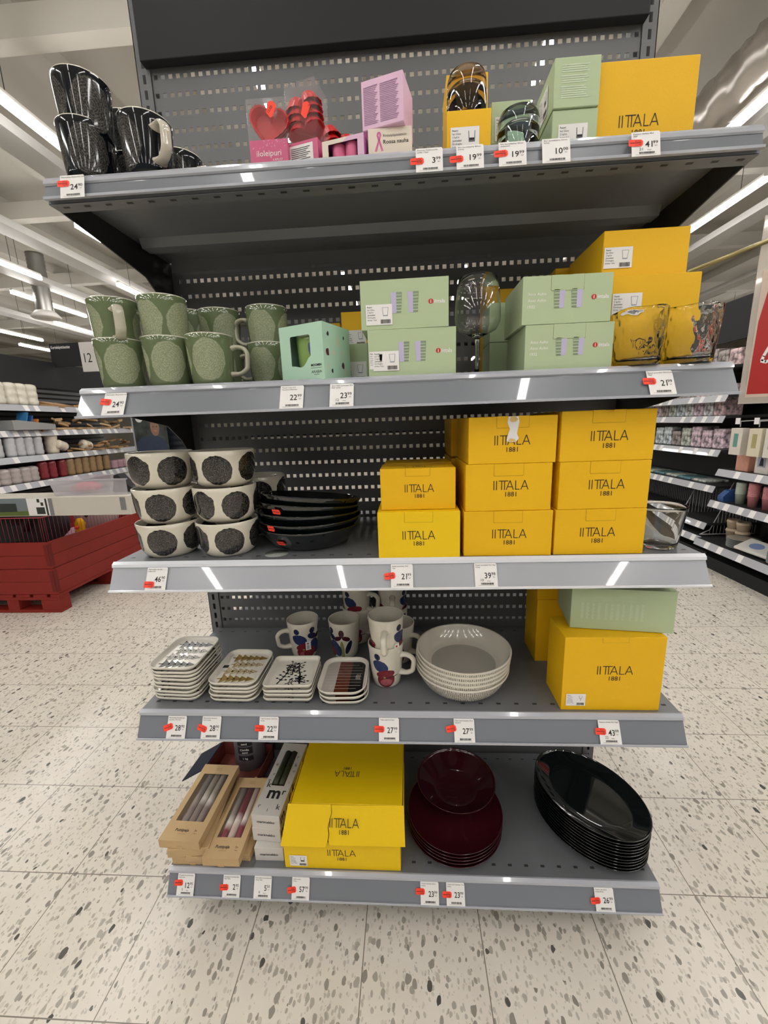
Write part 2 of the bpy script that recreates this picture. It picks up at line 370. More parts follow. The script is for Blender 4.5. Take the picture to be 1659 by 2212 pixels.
# ---------------------------------------------------------------- price tags
STY=(-.441+.416,-.048)  # slope of the strip (dy,dz)
SV=Vector((0,-.0245,-.046)).normalized()      # downwards along strip
NV_=Vector((0,-.046,.0245)).normalized()
def price_tag(i,x,main,cents,desc,label,stk=None,unit=None,skew=0,drop=0.):
    zt=ZT[i]; W_,H_=.046,.049; sv,nv=((SV,NV_) if i else (Vector((0,-.0055,-.026)).normalized(),Vector((0,-.026,.0055)).normalized()))
    org=Vector((x,-.4185 if i else -.4150,zt-(.0105 if i else .0005)))+nv*.0012+sv*drop
    t=thing('price_tag',label,'price tag',org,group='price tags on the ticket strips')
    r=Vector((math.cos(skew),0,0))+sv*(-math.sin(skew)); r.normalize(); d=nv.cross(r); d=-d if d.z>0 else d
    u=-d*(1 if i else .82)
    def P(a,b,k=0.): return r*a+u*(b-H_)+nv*k
    mb=MB(); c=[(-W_/2,0),(W_/2,0),(W_/2,H_-.003),(W_/2-.002,H_),(-W_/2,H_)]
    mb.flat([c],nv*0,r,u); mb.v=[tuple(Vector(p)-u*H_) for p in mb.v]
    for k,line in enumerate(desc.split('|')): mb.text(line,.0040,P(-W_/2+.003,H_-.0055-.0042*k,.0003),r,u,1,'l')
    mb.text(main,.0168,P(W_/2-.0125,.0175,.0003),r,u,1,'r',bold=.012,squash=.86)
    mb.text(cents,.0085,P(W_/2-.0118,.0238,.0003),r,u,1,'l',bold=.008); mb.text('kpl',.0035,P(W_/2-.009,.019,.0003),r,u,1,'l')
    if unit: mb.text(unit,.0075,P(-.008,.0115,.0003),r,u,1,'c'); mb.text('€/kpl',.003,P(.002,.011,.0003),r,u,1,'l')
    rnd=random.Random(int(x*1000)); a=-.011
    while a<.014:
        wd=rnd.choice((.0003,.0006,.0009)); mb.flat([[(a,.0045),(a+wd,.0045),(a+wd,.0085),(a,.0085)]],P(0,0,.0003)+u*0,r,u,1); a+=wd+rnd.choice((.0003,.0005))
    mb.flat([[(-.017,.003),(.016,.003),(.016,.0034),(-.017,.0034)]],P(0,0,.0003),r,u,2)
    mb.build('card',[paper,ink,greyink],t)
    if stk:
        sx,sy,sa=stk; c_,s_=math.cos(sa),math.sin(sa); hw,hh=.0115,.0068
        pl=[(-hw,-hh+.002),(-hw+.0015,-hh),(hw-.003,-hh),(hw,-hh+.003),(hw,hh-.003),(hw-.003,hh),(-hw+.0015,hh),(-hw,hh-.002)]
        R2=r*c_+u*s_; U2=u*c_-r*s_; oo=P(sx-.0045,sy,.0008)
        mb=MB().flat([pl],oo,R2,U2); mb.flat([[(-hw+.002,-.0006),(hw-.003,-.0006),(hw-.003,.0006),(-hw+.002,.0006)]],oo+nv*.0002,R2,U2,1)
        mb.text('4.3.6',.0045,oo+nv*.0002+U2*.002+R2*.003,R2,U2,1); mb.text('12.00',.0045,oo+nv*.0002-U2*.005+R2*.004,R2,U2,1)
        tag(mb.build('discount_sticker',[stick,ink],t),'orange discount sticker')
    return t
S=(-.0155,.0255,0.)
TG=[(0,-.565,'24','90','Marimekko Räsymatto muki','first tag on the top shelf strip, below the black mugs, price 24.90',(-.012,.031,0.0),None),
(0,.077,'3','99','Finnmari Kakkuvuoka|sydän 12kpl','tag on the top strip below the white ribbon box, price ending 3.99',(-.0165,.0225,0.02),None),
(0,.146,'19','99','Riivi kynttilälyhty 80mm|linhela','tag on the top strip below the small yellow carton, price 19.99',(-.0185,.021,0.05),None),
(0,.217,'19','99','Riivi kynttilälyhty 80mm|vaaleansin','tag on the top strip below the blue glass, price 19.99',(-.015,.0255,0.06),None),
(0,.289,'10','00','Riivi kynttilälyhty 60mm|kirkas','tag without orange sticker on the top strip, price 10.00',None,None),
(0,.434,'41','99','Essence viinilasi 45cl|2kpl','tag on the top strip below the large yellow carton, price 41.99',(-.012,.0265,-.05),'21'),
(1,-.548,'24','90','Marimekko Räsymatto muki','tag on the second strip below the green mugs, price 24.90',(-.0135,.029,-.12),None),
(1,-.191,'22','99','Muumi muki 0,3l|Nuuskamuikkunen','tag without sticker below the mint gift carton, price 22.99',None,None),
(1,-.094,'23','99','Aino Aalto juomalasi 22cl|2kpl vaalea','tag without sticker below the left sage carton, price 23.99',None,'12'),
(1,.493,'21','99','Raami juomalasi 33cl kirkas|2kpl','tag on the second strip below the wavy glasses, price 21.99',(-.016,.0275,-.03),None),
(2,-.52,'46','90','Marimekko Siirtola|kulho 0,5l','tag on the third strip below the dotted bowls, price 46.90',(-.010,.012,-.02),None),
(2,.012,'21','99','Raami juomalasi 26cl|2kpl','tag on the third strip below the left yellow carton stack, price 21.99',(-.021,.0245,.14),None),
(2,.185,'39','98','Raami juomalasi 33cl 4kpl|kirkas','tag without sticker on the third strip, price 39.98',None,'10'),
(3,-.53,'28','90','Marimekko Kuusikossa|lautanen 15x12cm','first tag on the fourth strip below the dark tree plates, price 28.90',(-.0155,.0245,.35),None),
(3,-.446,'28','90','Marimekko lautanen|15x12 kulta','second tag on the fourth strip below the gold tree plates, price 28.90',(-.0165,.023,-.35),None),
(3,-.308,'22','99','Taika lautanen 12x12cm|musta','tag below the small square plates with branches, price 22.99',(-.0165,.0245,-.03),None),
(3,-.027,'27','99','Taika muki 0,4l Sato','tag on the fourth strip below the fruit mugs, price 27.99',(-.0175,.0255,-.02),None),
(3,.144,'27','99','Piano syvä lautanen 22cm|Sarjaton','tag on the fourth strip below the white bowl stack, price 27.99',(-.025,.028,.2),None),
(3,.463,'43','99','Essence viinilasi 45cl 2kpl','tag on the fourth strip below the yellow cube carton, price 43.99',(-.015,.026,-.05),'22'),
(4,-.576,'12','95','Puttipaja kruunukynttilä|3kpl luonn','first tag on the bottom strip, price 12.95',(-.0145,.0285,.05),'5'),
(4,-.453,'2','95','Puttipaja kruunukynttilä|3kpl valko','tag on the bottom strip below the red candles, price ending 2.95',(-.015,.022,.05),None),
(4,-.37,'5','50','Marimekko kruunukynttilä|vihreä 2kpl','tag without sticker on the bottom strip, price 5.50',None,'0'),
(4,-.27,'57','99','Iittala vuoka|25cm','tag on the bottom strip below the torn yellow carton, price 57.99',(-.0185,.0215,.18),None),
(4,.061,'23','99','Teema lautanen 26cm|luumu','left of the two tags below the dark red plates, price 23.99',(-.019,.028,0),None),
(4,.126,'23','99','Teema syvä lautanen 15cm|luumu','right of the two tags below the dark red plates, price 23.99',(-.017,.0235,0),None),
(4,.49,'26','99','Teema vati 36cm|mustavihreä','tag on the bottom strip below the oval platters, price 26.99',(-.0175,.022,.12),None)]
for (i,x,m_,c_,d_,l_,s_,u__) in TG: price_tag(i,x,m_,c_,d_,l_,s_,u__)
# ---------------------------------------------------------------- cartons
def logo(mb,o,r,u,H,mi=1):
    """the IITTALA lettering, height H, centred on o"""
    t=.085
    def st(a,b): 
        a=Vector((a[0],a[1])); b=Vector((b[0],b[1])); d=(b-a).normalized(); n=Vector((-d.y,d.x))*t/2
        return [tuple(a+n),tuple(a-n),tuple(b-n),tuple(b+n)]
    S_=[st((0,0),(0,1)),st((.27,0),(.27,1)),st((.5,.96),(1.5,.96)),st((.82,0),(.82,.95)),st((1.12,0),(1.12,.95)),
        st((1.3,0),(1.68,1)),st((1.68,1),(2.06,0)),st((1.45,.33),(1.9,.33)),st((2.28,0),(2.28,1)),st((2.28,.04),(2.72,.04)),
        st((2.84,0),(3.22,1)),st((3.22,1),(3.6,0)),st((2.99,.33),(3.44,.33))]
    P_=[[((x-1.8)*H,(y-.5)*H) for x,y in (p if ((p[1][0]-p[0][0])*(p[2][1]-p[0][1])-(p[1][1]-p[0][1])*(p[2][0]-p[0][0]))>0 else p[::-1])] for p in S_]
    mb.flat(P_,o,r,u,mi); mb.text('1881',H*.72,Vector(o)-Vector(u)*H*1.22,r,u,mi,'c',bold=.004)
def sticker_label(parent,o,r,u,W_,H_,kind='tumbler',back=paper):
    r=Vector(r);u=Vector(u);n=r.cross(u); o=Vector(o)+n*.0004; mb=MB().flat([[(0,0),(W_,0),(W_,H_),(0,H_)]],o,r,u)
    e=n*.0002
    for k,(t_,b_) in enumerate((('Raami',.01),('lasi Glass',0),('2 kpl/st',0),('Juomalasi',.01),('Dricksglas',0),('kirkas / klar',0))):
        if .9-.13*k<.12: break
        mb.text(t_,H_*.105,o+e+r*W_*.06+u*H_*(.84-.125*k),r,u,1,'l',bold=b_)
    x0,y0,ww,hh=W_*.62,H_*.42,W_*.24,H_*.42
    lay=[1]
    def tr(a,b,wt,wb,z0,z1,mi): mb.flat([[(a-wb/2,z0),(a+wb/2,z0),(a+wt/2,z1),(a-wt/2,z1)]],o+e*lay[0],r,u,mi); lay[0]+=1
    cx=x0+ww/2
    if kind=='tumbler':
        tr(cx,0,ww,ww*.72,y0,y0+hh,3); tr(cx,0,ww*.86,ww*.6,y0+hh*.12,y0+hh,0)
        mb.v=mb.v; mb.flat([[(cx-ww*.48,y0+hh*.97),(cx+ww*.48,y0+hh*.97),(cx+ww*.48,y0+hh),(cx-ww*.48,y0+hh)]],o+e*4,r,u,2)
    elif kind=='votive':
        tr(cx,0,ww,ww*.9,y0,y0+hh,2); tr(cx,0,ww*.8,ww*.7,y0+hh*.35,y0+hh,0); tr(cx,0,ww*.7,ww*.66,y0+hh*.18,y0+hh*.36,1)
    else:
        tr(cx,0,ww*.8,ww*.5,y0+hh*.45,y0+hh,2); tr(cx,0,ww*.66,ww*.4,y0+hh*.52,y0+hh,0); tr(cx,0,ww*.08,ww*.08,y0,y0+hh*.5,2)
    a=W_*.55; rnd=random.Random(3)
    while a<W_*.92:
        wd=rnd.choice((.006,.012,.02))*W_; mb.flat([[(a,H_*.06),(a+wd,H_*.06),(a+wd,H_*.26),(a,H_*.26)]],o+e,r,u,1); a+=wd+rnd.choice((.006,.012))*W_
    return tag(mb.build('product_label',[back,ink,greyink,mat('glass_print',s2l((150,158,168)),rough=.6)],parent),'white product label')
def carton(name,label,cx,yf,z,w_,d_,h_,m,rz=0.,group=None,tab=None,pr=None,rx=0.,ry=0.):
    """front face centre-bottom at (cx,yf,z); pr(mb,w,d,h) prints on the body with material 1,2.."""
    c=Vector((cx,yf,z))+Matrix.Rotation(rz,3,'Z')@Vector((0,d_/2,0))
    t=thing(name,label,'box',c,(rx,ry,rz),group)
    mb=MB().box(-w_/2,w_/2,-d_/2,d_/2,0,h_)
    if pr: pr(mb,w_,d_,h_)
    mb.build('carton',[m,ink,yedge,sagetxt,lavglass,stripeink,redlogo,paper],t,bevel=.0009,bseg=1)
    if tab:
        tw,th_=tab; y=-d_/2-.0006
        q=MB(); e=.0005
        q.prism([(-tw/2,h_+.0002),(-tw/2,h_-th_+.002),(-tw/2+.002,h_-th_),(tw/2-.002,h_-th_),(tw/2,h_-th_+.002),(tw/2,h_+.0002),(.009,h_+.0002),(.006,h_-.004),(-.006,h_-.004),(-.009,h_+.0002)],y,y+.0006,'y')
        q.build('tuck_flap',m,t)
        q=MB()
        for a,b,c2,d2 in ((-tw/2-e,-tw/2,h_-th_,h_),(tw/2,tw/2+e,h_-th_,h_),(-tw/2,tw/2,h_-th_-e,h_-th_)): q.add([(a,y+.0004,c2),(b,y+.0004,c2),(b,y+.0004,d2),(a,y+.0004,d2)],[(0,1,2,3)])
        q.build('flap_slit',mat('slit_brown',s2l((120,88,20)),rough=.8),t)
    return t
def iit(H=.018,fx=0.,fz=.5,top=False):
    def f(mb,w_,d_,h_):
        logo(mb,(fx*w_,-d_/2-.0004,h_*fz),XR,ZU,H)
        if top: logo(mb,(0,-d_/2+.03,h_+.0004),(-1,0,0),(0,-1,0),H)
    return f
Y='yellow cardboard carton with black lettering'
# third shelf: nine yellow cartons plus two behind
z=ZT[2]; T=(.058,.024)
carton('yellow_carton','wide yellow carton at the bottom of the left yellow stack, third shelf',.049,-.410,z,.171,.11,.1,yellow_lit,tab=(.058,.022),pr=iit(.0185,.0,.5,True))
carton('yellow_carton','yellow carton standing on top of the left, shorter yellow stack',.049,-.392,z+.101,.156,.10,.087,yellow,pr=iit(.0165,.02,.52,True),tab=(.05,.016))
carton('yellow_carton','yellow carton behind the left stack, hardly showing above it',.052,-.285,z+.101,.156,.10,.087,yellow)
carton('yellow_carton','yellow carton at the back under the hardly showing one',.052,-.285,z,.171,.11,.1,yellow)
carton('yellow_carton','lowest yellow carton of the middle stack',.233,-.404,z,.180,.185,.096,yellow,rz=-.01,pr=iit(.019,.02,.5),tab=T)
carton('yellow_carton','yellow carton second from the bottom of the middle stack',.232,-.402,z+.0965,.172,.185,.0965,yellow,pr=iit(.019,.03,.55),tab=T)
tp=carton('yellow_carton','top yellow carton of the middle stack with torn white tape on its flap',.237,-.402,z+.1935,.172,.185,.0925,yellow,pr=iit(.019,0,.5),tab=(.062,.022))
mb=MB(); pts=[(-.009,.092),(-.011,.080),(-.006,.068),(-.010,.055),(-.012,.045),(-.004,.042),(.007,.043),(.012,.050),(.008,.058),(.010,.070),(.012,.082),(.010,.092)]
mb.prism(pts,-.0945,-.0935,'y'); mb.flat([[(-.007,.085),(-.004,.081),(.005,.082),(.009,.086),(.005,.0915),(-.005,.0915)]],(0,-.0947,0),XR,ZU,1); mb.flat([[(-.010,.046),(-.003,.0425),(.006,.044),(.004,.0475),(-.004,.050)]],(0,-.0947,0),XR,ZU,1)
tag(mb.build('torn_tape',[paper,yedge],tp),'torn piece of white tape')
carton('yellow_carton','lowest yellow carton of the right stack, third shelf',.419,-.402,z,.180,.185,.096,yellow,pr=iit(.019,-.02,.5),tab=T)
carton('yellow_carton','middle yellow carton of the right stack, third shelf',.4205,-.402,z+.0965,.177,.185,.0965,yellow,rz=.012,pr=iit(.019,.03,.52),tab=T)
carton('yellow_carton','top yellow carton of the right stack with raised flap, third shelf',.420,-.402,z+.1935,.180,.185,.098,yellow,rz=.02,pr=iit(.0195,.02,.5),tab=(.062,.024))
for k,(hx,hz) in enumerate(((.14,.2),(.14,.098))): carton('yellow_carton',('top','lower')[k]+' yellow carton behind the middle stack, only its left edge showing',.232-.010,-.205,z+(.1935,.0965)[k],.17,.18,.0925,yellow)
# second shelf
z=ZT[1]
def sageprint(lab=True,side='l'):
    def f(mb,w_,d_,h_):
        y=-d_/2-.0004
        for k,gx in enumerate(((-.09*1,.1) if side=='l' else (-.085,.11))):
            X=gx*w_; wt=.0215; hb=.036; zb=h_*.32
            L=(X-wt/2,X); Rr=(X,X+wt/2)
            lm,rm=(4,5) if side=='l' else (5,4)
            mb.flat([[(X-wt*.4,zb),(X,zb),(X,zb+hb),(X-wt/2,zb+hb)]],(0,y,0),XR,ZU,lm)
            mb.flat([[(X,zb),(X+wt*.4,zb),(X+wt/2,zb+hb),(X,zb+hb)]],(0,y,0),XR,ZU,rm)
            mb.flat([[(X,zb),(X+wt*.4,zb),(X+wt/2,zb+hb),(X,zb+hb)]] if rm==5 else [[(X-wt*.4,zb),(X,zb),(X,zb+hb),(X-wt/2,zb+hb)]],(0,y-.0001,0),XR,ZU,5)
            for j in range(6):
                q=zb+hb*(.1+.15*j); s_=1 if rm==5 else -1
                a,b=(X,X+wt*.44) if rm==5 else (X-wt*.44,X)
                mb.flat([[(a,q),(b,q),(b,q+.0012),(a,q+.0012)]],(0,y-.0002,0),XR,ZU,0 if j%2 else 3)
        mb.lathe([(.0001,0),(.0045,0)],16,6,M=Matrix.Translation((w_*.30,y,h_*.52))@Matrix.Rotation(PI/2,4,'X'),cap=False,smooth=False)
        mb.text('iittala',.0095,(w_*.30+.006,y,h_*.48),XR,ZU,7,'l',bold=.02); mb.text('i',.009,(w_*.30,y-.0003,h_*.485),XR,ZU,7,'c',bold=.03)
        if side=='r':
            for k,tt in enumerate(('Aino Aalto','Aino Aalto','1932')): mb.text(tt,.0075,(-w_*.44,y,h_*(.60-.13*k)),XR,ZU,7,'l')
            for k in range(7): mb.flat([[(0,0),(.0012,0),(.0012,.05-.004*(k%3)),(0,.05-.004*(k%3))]],(-w_/2-.0004,d_/2-.03-.006*k,.012),(0,-1,0),ZU,3)
    return f
def plaincarton(*a,**k): return carton(*a,**k)
t=carton('sage_carton','sage green carton at the bottom of the left sage pair',.0415,-.402,z,.168,.10,.087,sage,pr=sageprint())
t['label']='sage green carton printed with two glasses, bottom of the left pair'
sticker_label(t,(-.075,-.0508,.012),XR,ZU,.050,.036); sticker_label(t,(-.082,-.0504,.016),XR,ZU,.03,.032)
t=carton('sage_carton','sage green carton printed with two glasses, top of the left pair',.029,-.402,z+.0875,.165,.10,.086,sage,rz=-.02,pr=sageprint())
sticker_label(t,(-.073,-.0508,.008),XR,ZU,.050,.036)
T2=(.058,.026)
carton('sage_carton','sage green carton with a tuck flap, bottom of the right pair in front',.335,-.402,z,.161,.14,.082,sage,pr=sageprint(side='r'),tab=T2)
carton('sage_carton','sage green carton with a tuck flap, top of the right pair in front',.327,-.402,z+.083,.160,.14,.082,sage,pr=sageprint(side='r'),tab=T2)
for k in (0,1): carton('sage_carton',('lower','upper')[k]+' sage carton behind the right pair, only its dark left edge visible',.300,-.24,z+.083*k,.161,.09,.082,sage)
carton('sage_carton','small sage carton with a label behind the mint gift box',-.083,-.30,z,.062,.09,.083,sage); t=bpy.context.scene.objects['sage_carton.006'] if 'sage_carton.006' in bpy.data.objects else None
if t: sticker_label(t,(-.027,-.0455,.004),XR,ZU,.054,.042)
t=carton('yellow_carton','small yellow carton with a label left of the sage pair, at the back',-.085,-.20,z,.072,.1,.172,yellow); sticker_label(t,(-.03,-.0505,.095),XR,ZU,.052,.036)
carton('yellow_carton','yellow carton deep behind the mint gift box, only its top corner visible',-.170,-.1,z,.06,.07,.172,yellow)
def yl(lx,lz,w=.052,h=.04,kind='tumbler'): return (lx,lz,w,h,kind)
t=carton('yellow_carton','large yellow carton behind the two wavy glasses on the second shelf',.4985,-.372,z,.163,.16,.167,yellow,pr=iit(.018,-.02,.27)); sticker_label(t,(-.077,-.0808,.098),XR,ZU,.054,.038)
t=carton('yellow_carton','topmost yellow carton on the second shelf with a glass label',.485,-.352,z+.168,.156,.17,.083,yellow,rz=-.005); sticker_label(t,(-.076,-.0858,.018),XR,ZU,.052,.036)
carton('yellow_carton','yellow carton deep behind the topmost one, a sliver left of it',.437,-.165,z+.168,.11,.13,.083,yellow); carton('yellow_carton','yellow carton at the back supporting the sliver one',.437,-.165,z,.11,.13,.167,yellow)
carton('yellow_carton','yellow carton at the back behind the wine glass and sage cartons',.305,-.135,z,.145,.1,.222,yellow)
# mint gift box with a window, mug inside
t=thing('gift_carton','mint green gift carton with a cut-out window showing a green mug','box',(-.165,-.345,z),(0,0,.0),None)
t.rotation_euler=(0,0,-.42); t.location=(-.155,-.352,z)
W2=.052; H2=.105; D2=.048
mb=MB()
win=[(-.026,.030),(-.026,.083),(-.024,.085),(.020,.085),(.022,.083),(.022,.046),(.016,.042),(.010,.034),(.004,.028),(-.004,.026),(-.016,.029)]
out=[(-W2,0),(-W2,H2),(W2,H2),(W2,0)]
# front face as a ring between the outline and the window
def resamp(poly,n):
    L=[0]; 
    for i in range(len(poly)): a=Vector(poly[i]); b=Vector(poly[(i+1)%len(poly)]); L.append(L[-1]+(b-a).length)
    R_=[]
    for k in range(n):
        s_=L[-1]*k/n; i=max(j for j in range(len(poly)) if L[j]<=s_+1e-9); a=Vector(poly[i]); b=Vector(poly[(i+1)%len(poly)]); R_.append(tuple(a+(b-a)*((s_-L[i])/max(1e-9,L[i+1]-L[i]))))
    return R_
cx_,cz_=0,.055
def ray_out(p):
    dx,dz=p[0]-cx_,p[1]-cz_; k=1e9
    for v,a,lo,hi in ((dx,cx_,-W2,W2),(dz,cz_,0,H2)):
        if abs(v)>1e-9: k=min(k,max((lo-a)/v,(hi-a)/v))
    return (cx_+dx*k,cz_+dz*k)
def angf(p): return math.atan2(p[1]-cz_,p[0]-cx_)
ins=resamp(win,60)
for cn in out:   # rays through the corners
    a=angf(cn); best=min(range(60),key=lambda i: abs(angf(ins[i])-a)); ins[best]=ins[best]
ou=[ray_out(p) for p in ins]
for cn in out:
    i=min(range(60),key=lambda i:(ou[i][0]-cn[0])**2+(ou[i][1]-cn[1])**2); ou[i]=cn
n=60
mb.add([(a,-D2,b) for a,b in ins]+[(a,-D2,b) for a,b in ou],[(i,(i+1)%n,(i+1)%n+n,i+n) for i in range(n)])
mb.add([(a,-D2,b) for a,b in ins]+[(a,-D2+.001,b) for a,b in ins],[(i,(i+1)%n,(i+1)%n+n,i+n) for i in range(n)],2)
for f in (((-W2,-D2,0),(-W2,D2,0),(-W2,D2,H2),(-W2,-D2,H2)),((W2,-D2,0),(W2,D2,0),(W2,D2,H2),(W2,-D2,H2)),((-W2,D2,0),(W2,D2,0),(W2,D2,H2),(-W2,D2,H2)),((-W2,-D2,H2),(W2,-D2,H2),(W2,D2,H2),(-W2,D2,H2)),((-W2,-D2,0),(W2,-D2,0),(W2,D2,0),(-W2,D2,0))): mb.add(f,[(0,1,2,3)])
mb.text('MOOMIN',.012,(.034,-D2-.0004,.026),XR,ZU,1,'c',wid=.025,bold=.04); mb.text('ARABIA',.01,(.034,-D2-.0004,.013),XR,ZU,1,'c',wid=.025); mb.text('FINLAND',.003,(.034,-D2-.0004,.0095),XR,ZU,1,'c')
mb.flat([[(.021,.0225),(.047,.0225),(.047,.023),(.021,.023)]],(0,-D2-.0004,0),XR,ZU,1)
rnd=random.Random(5)
for (a,b,mi,rr) in ((-.03,.085,1,.004),(-.034,.052,6,.007),(.02,.03,6,.006),(-.02,.018,1,.004),(.004,.075,3,.008),(-.012,.052,3,.006),(.018,.055,3,.005),(.025,.085,1,.003),(-.035,.025,3,.004),(.028,.018,3,.006)):
    P2=[(a+rr*math.cos(k*PI/4)*rnd.uniform(.6,1),b+rr*1.2*math.sin(k*PI/4)*rnd.uniform(.7,1.1)) for k in range(8)]
    mb.flat([P2],(W2+.0004,0,0),(0,1,0),ZU,mi)
o=mb.build('carton',[mint,ink,mat('mint_cut_edge',s2l((120,160,130)),rough=.7),mat('pale_cream_print',s2l((206,208,180)),rough=.6),lavglass,stripeink,mat('plum_print',s2l((96,40,52)),rough=.6)],t)
# ---------------------------------------------------------------- mugs and bowls
GR=s2l((104,117,84)); GD=(s2l((136,146,114)),s2l((172,175,146)))
BK=s2l((14,18,24)); BD=(s2l((36,36,36)),s2l((98,95,90)))
def mugprof(h_,rt,rb,th=.0035):
    pr=[(.001,.0),(rb-.006,.0),(rb-.003,.0008),(rb,.004)]
    for k in range(1,9): f=k/8; pr.append((rb+(rt-rb)*f**.75,.004+(h_-.006)*f))
    pr+=[(rt-.0006,h_-.0006),(rt-.0018,h_),(rt-th+.0006,h_-.0006),(rt-th,h_-.002)]
    for k in range(8,0,-1): f=k/8; pr.append((rb-th+(rt-rb)*f**.75,.007+(h_-.012)*f))
    pr+=[(rb-.010,.006),(.001,.006)]
    return pr
A82=math.radians(82)
def mug(name,label,m,hm,loc,rot,h_=.098,rt=.0465,rb=.039,hz=(.074,.024),hr=.0046,hd=.029,flat=2.1,group=None):
    t=thing(name,label,'mug',loc,(0,0,rot),group)
    MB().lathe(mugprof(h_,rt,rb),56).build('body',m,t)
    a=hz[0]; b=hz[1]; rr=lambda z_: rb+(rt-rb)*(z_/h_)**.75
    pts=[(rr(a)-.002,0,a),(rr(a)+hd*.35,0,a+.003),(rr(a)+hd*.75,0,a),(rr(a)+hd*.97,0,a-.008)]
    for k in range(1,6): f=k/6; pts.append((rr(a)+hd*(1.0-.12*f),0,a-.008+(b+.012-a)*f))
    pts+=[(rr(b)+hd*.78,0,b+.004),(rr(b)+hd*.5,0,b-.001),(rr(b)-.002,0,b-.001)]
    # smooth the polyline
    for _ in range(2):
        q=[pts[0]]
        for p0,p1 in zip(pts,pts[1:]): q+= [tuple(p0[i]*.75+p1[i]*.25 for i in range(3)),tuple(p0[i]*.25+p1[i]*.75 for i in range(3))]
        pts=q+[pts[-1]]
    rads=[hr*(1.0+.45*max(0,1-k/5)+.45*max(0,1-(len(pts)-1-k)/5)) for k in range(len(pts))]
    MB().tube(pts,rads,12,sq=flat).build('handle',hm,t); return t
rimw=s2l((222,216,200))
gm=paint('green_mug_glaze',GR,[(*GD,a,.047,.0345,.039,0) for a in (A82,-A82,PI)],R=.044,rough=.1,rim=(.0955,s2l((206,204,188))),inner=(.0363,.083,s2l((190,188,170))),bodyz=(.002,rimw))
bm=paint('black_mug_glaze',BK,[(*BD,a,.047,.0345,.041,0) for a in (A82,-A82,PI)],R=.044,rough=.07,coat=0.,rim=(.0957,rimw),inner=(.0363,.083,BK))
ghm=mat('green_handle_glaze',s2l((190,187,166)),rough=.12,coat=.6); bhm=mat('cream_handle_glaze',s2l((196,190,174)),rough=.12,coat=.6)
rad=math.radians
z=ZT[1]; G='green dotted mugs'
g0=mug('green_mug','green mug at the bottom of the leftmost stack on the second shelf',gm,ghm,(-.5655,-.362,z),rad(40),group=G)
def gmug(label,x,y,k,rot): return dup(g0,label,(x,y,z+.0755*k),rad(rot))
g0.rotation_euler=(0,0,rad(124))
gmug('green mug on the leftmost stack with its pale handle facing the front',-.565,-.362,1,-50)
gmug('green mug at the bottom of the second stack from the left, dot facing front',-.4645,-.362,0,119)
gmug('green mug on the second stack from the left, dots at both sides',-.461,-.362,1,168)
gmug('single green mug in the front row with its handle to the right',-.371,-.366,0,9)
gmug('green mug behind the front row at far left, lower of two',-.463,-.25,0,150); gmug('green mug in the second row, upper one left of centre, mostly hidden',-.463,-.25,1,175)
gmug('green mug in the second row above the single front mug, handle to the right',-.3945,-.25,1,38); gmug('lower green mug of the second row with its handle right of the single front mug',-.394,-.25,0,5)
gmug('upper green mug next to the mint gift box, handle to the left',-.2825,-.255,1,182); gmug('lower green mug next to the mint gift box, handle to the left',-.286,-.255,0,178)
z=ZT[0]
b0=mug('black_mug','lower black mug of the front stack at far left of the top shelf',bm,bhm,(-.562,-.365,z),rad(126),group='black dotted mugs')
def bmug(label,x,y,k,rot): return dup(b0,label,(x,y,z+.072*k),rad(rot))
bmug('upper black mug of the front stack at far left of the top shelf',-.555,-.365,1,140)
bmug('black mug with its cream handle facing the front, second from left on the top shelf',-.4435,-.368,0,-36)
bmug('lower black mug behind the left stack on the top shelf',-.535,-.262,0,0); bmug('upper black mug behind the left stack on the top shelf',-.535,-.262,1,0)
bmug('lower black mug at the back with its cream handle seen through the gap at right',-.487,-.262,0,-3).location.x=-.437
# fruit mugs, fourth shelf
z=ZT[3]
CR=s2l((216,210,194)); NV=s2l((38,48,86)); NV2=s2l((58,70,116)); RD=s2l((108,26,38)); RD2=s2l((146,54,62)); OL=s2l((140,138,80)); DK=s2l((26,30,40)); PKF=s2l((176,96,102))
def fruit(a): 
    s=.045
    return [(DK,DK,a-.30,.048,.0010,.034,-.1),(NV,NV2,a-.30,.064,.022,.016,-.35),(NV,DK,a-.45,.090,.008,.009,.2),(RD,RD2,a+.05,.024,.026,.021,.1),(PKF,RD2,a+.05,.019,.018,.010,.1),(RD,RD2,a+.02,.042,.026,.012,.15),(DK,RD,a+.35,.033,.024,.0014,.12),(OL,OL,a-.05,.033,.0032,.0032,0)]
def leaf(a): 
    return [(OL,OL,a,.030,.0065,.030,.05),(DK,RD,a-.02,.084,.008,.012,0),(DK,RD,a-.30,.068,.013,.007,.4),(DK,RD,a+.28,.068,.013,.007,-.4),(DK,NV,a+.45,.040,.008,.022,-.4),(NV,NV2,a-.50,.036,.017,.026,.5),(RD,RD2,a-1.0,.022,.020,.018,.2),(NV,DK,a-.80,.072,.015,.009,-.4),(NV,DK,a-.80,.090,.009,.009,0)]
fm=paint('fruit_mug_glaze',CR,fruit(-1.25)+fruit(1.35)+leaf(2.75),R=.044,rough=.1,inner=(.0338,.087,CR))
fh=mat('white_handle_glaze',CR,rough=.1,coat=.7)
f0=mug('fruit_mug','white fruit mug, lower one of the front pair, handle to the right',fm,fh,(-.037,-.292,z),rad(-20),h_=.113,rt=.0455,rb=.0355,hz=(.083,.036),hd=.032,hr=.006,flat=1.25,group='white fruit mugs')
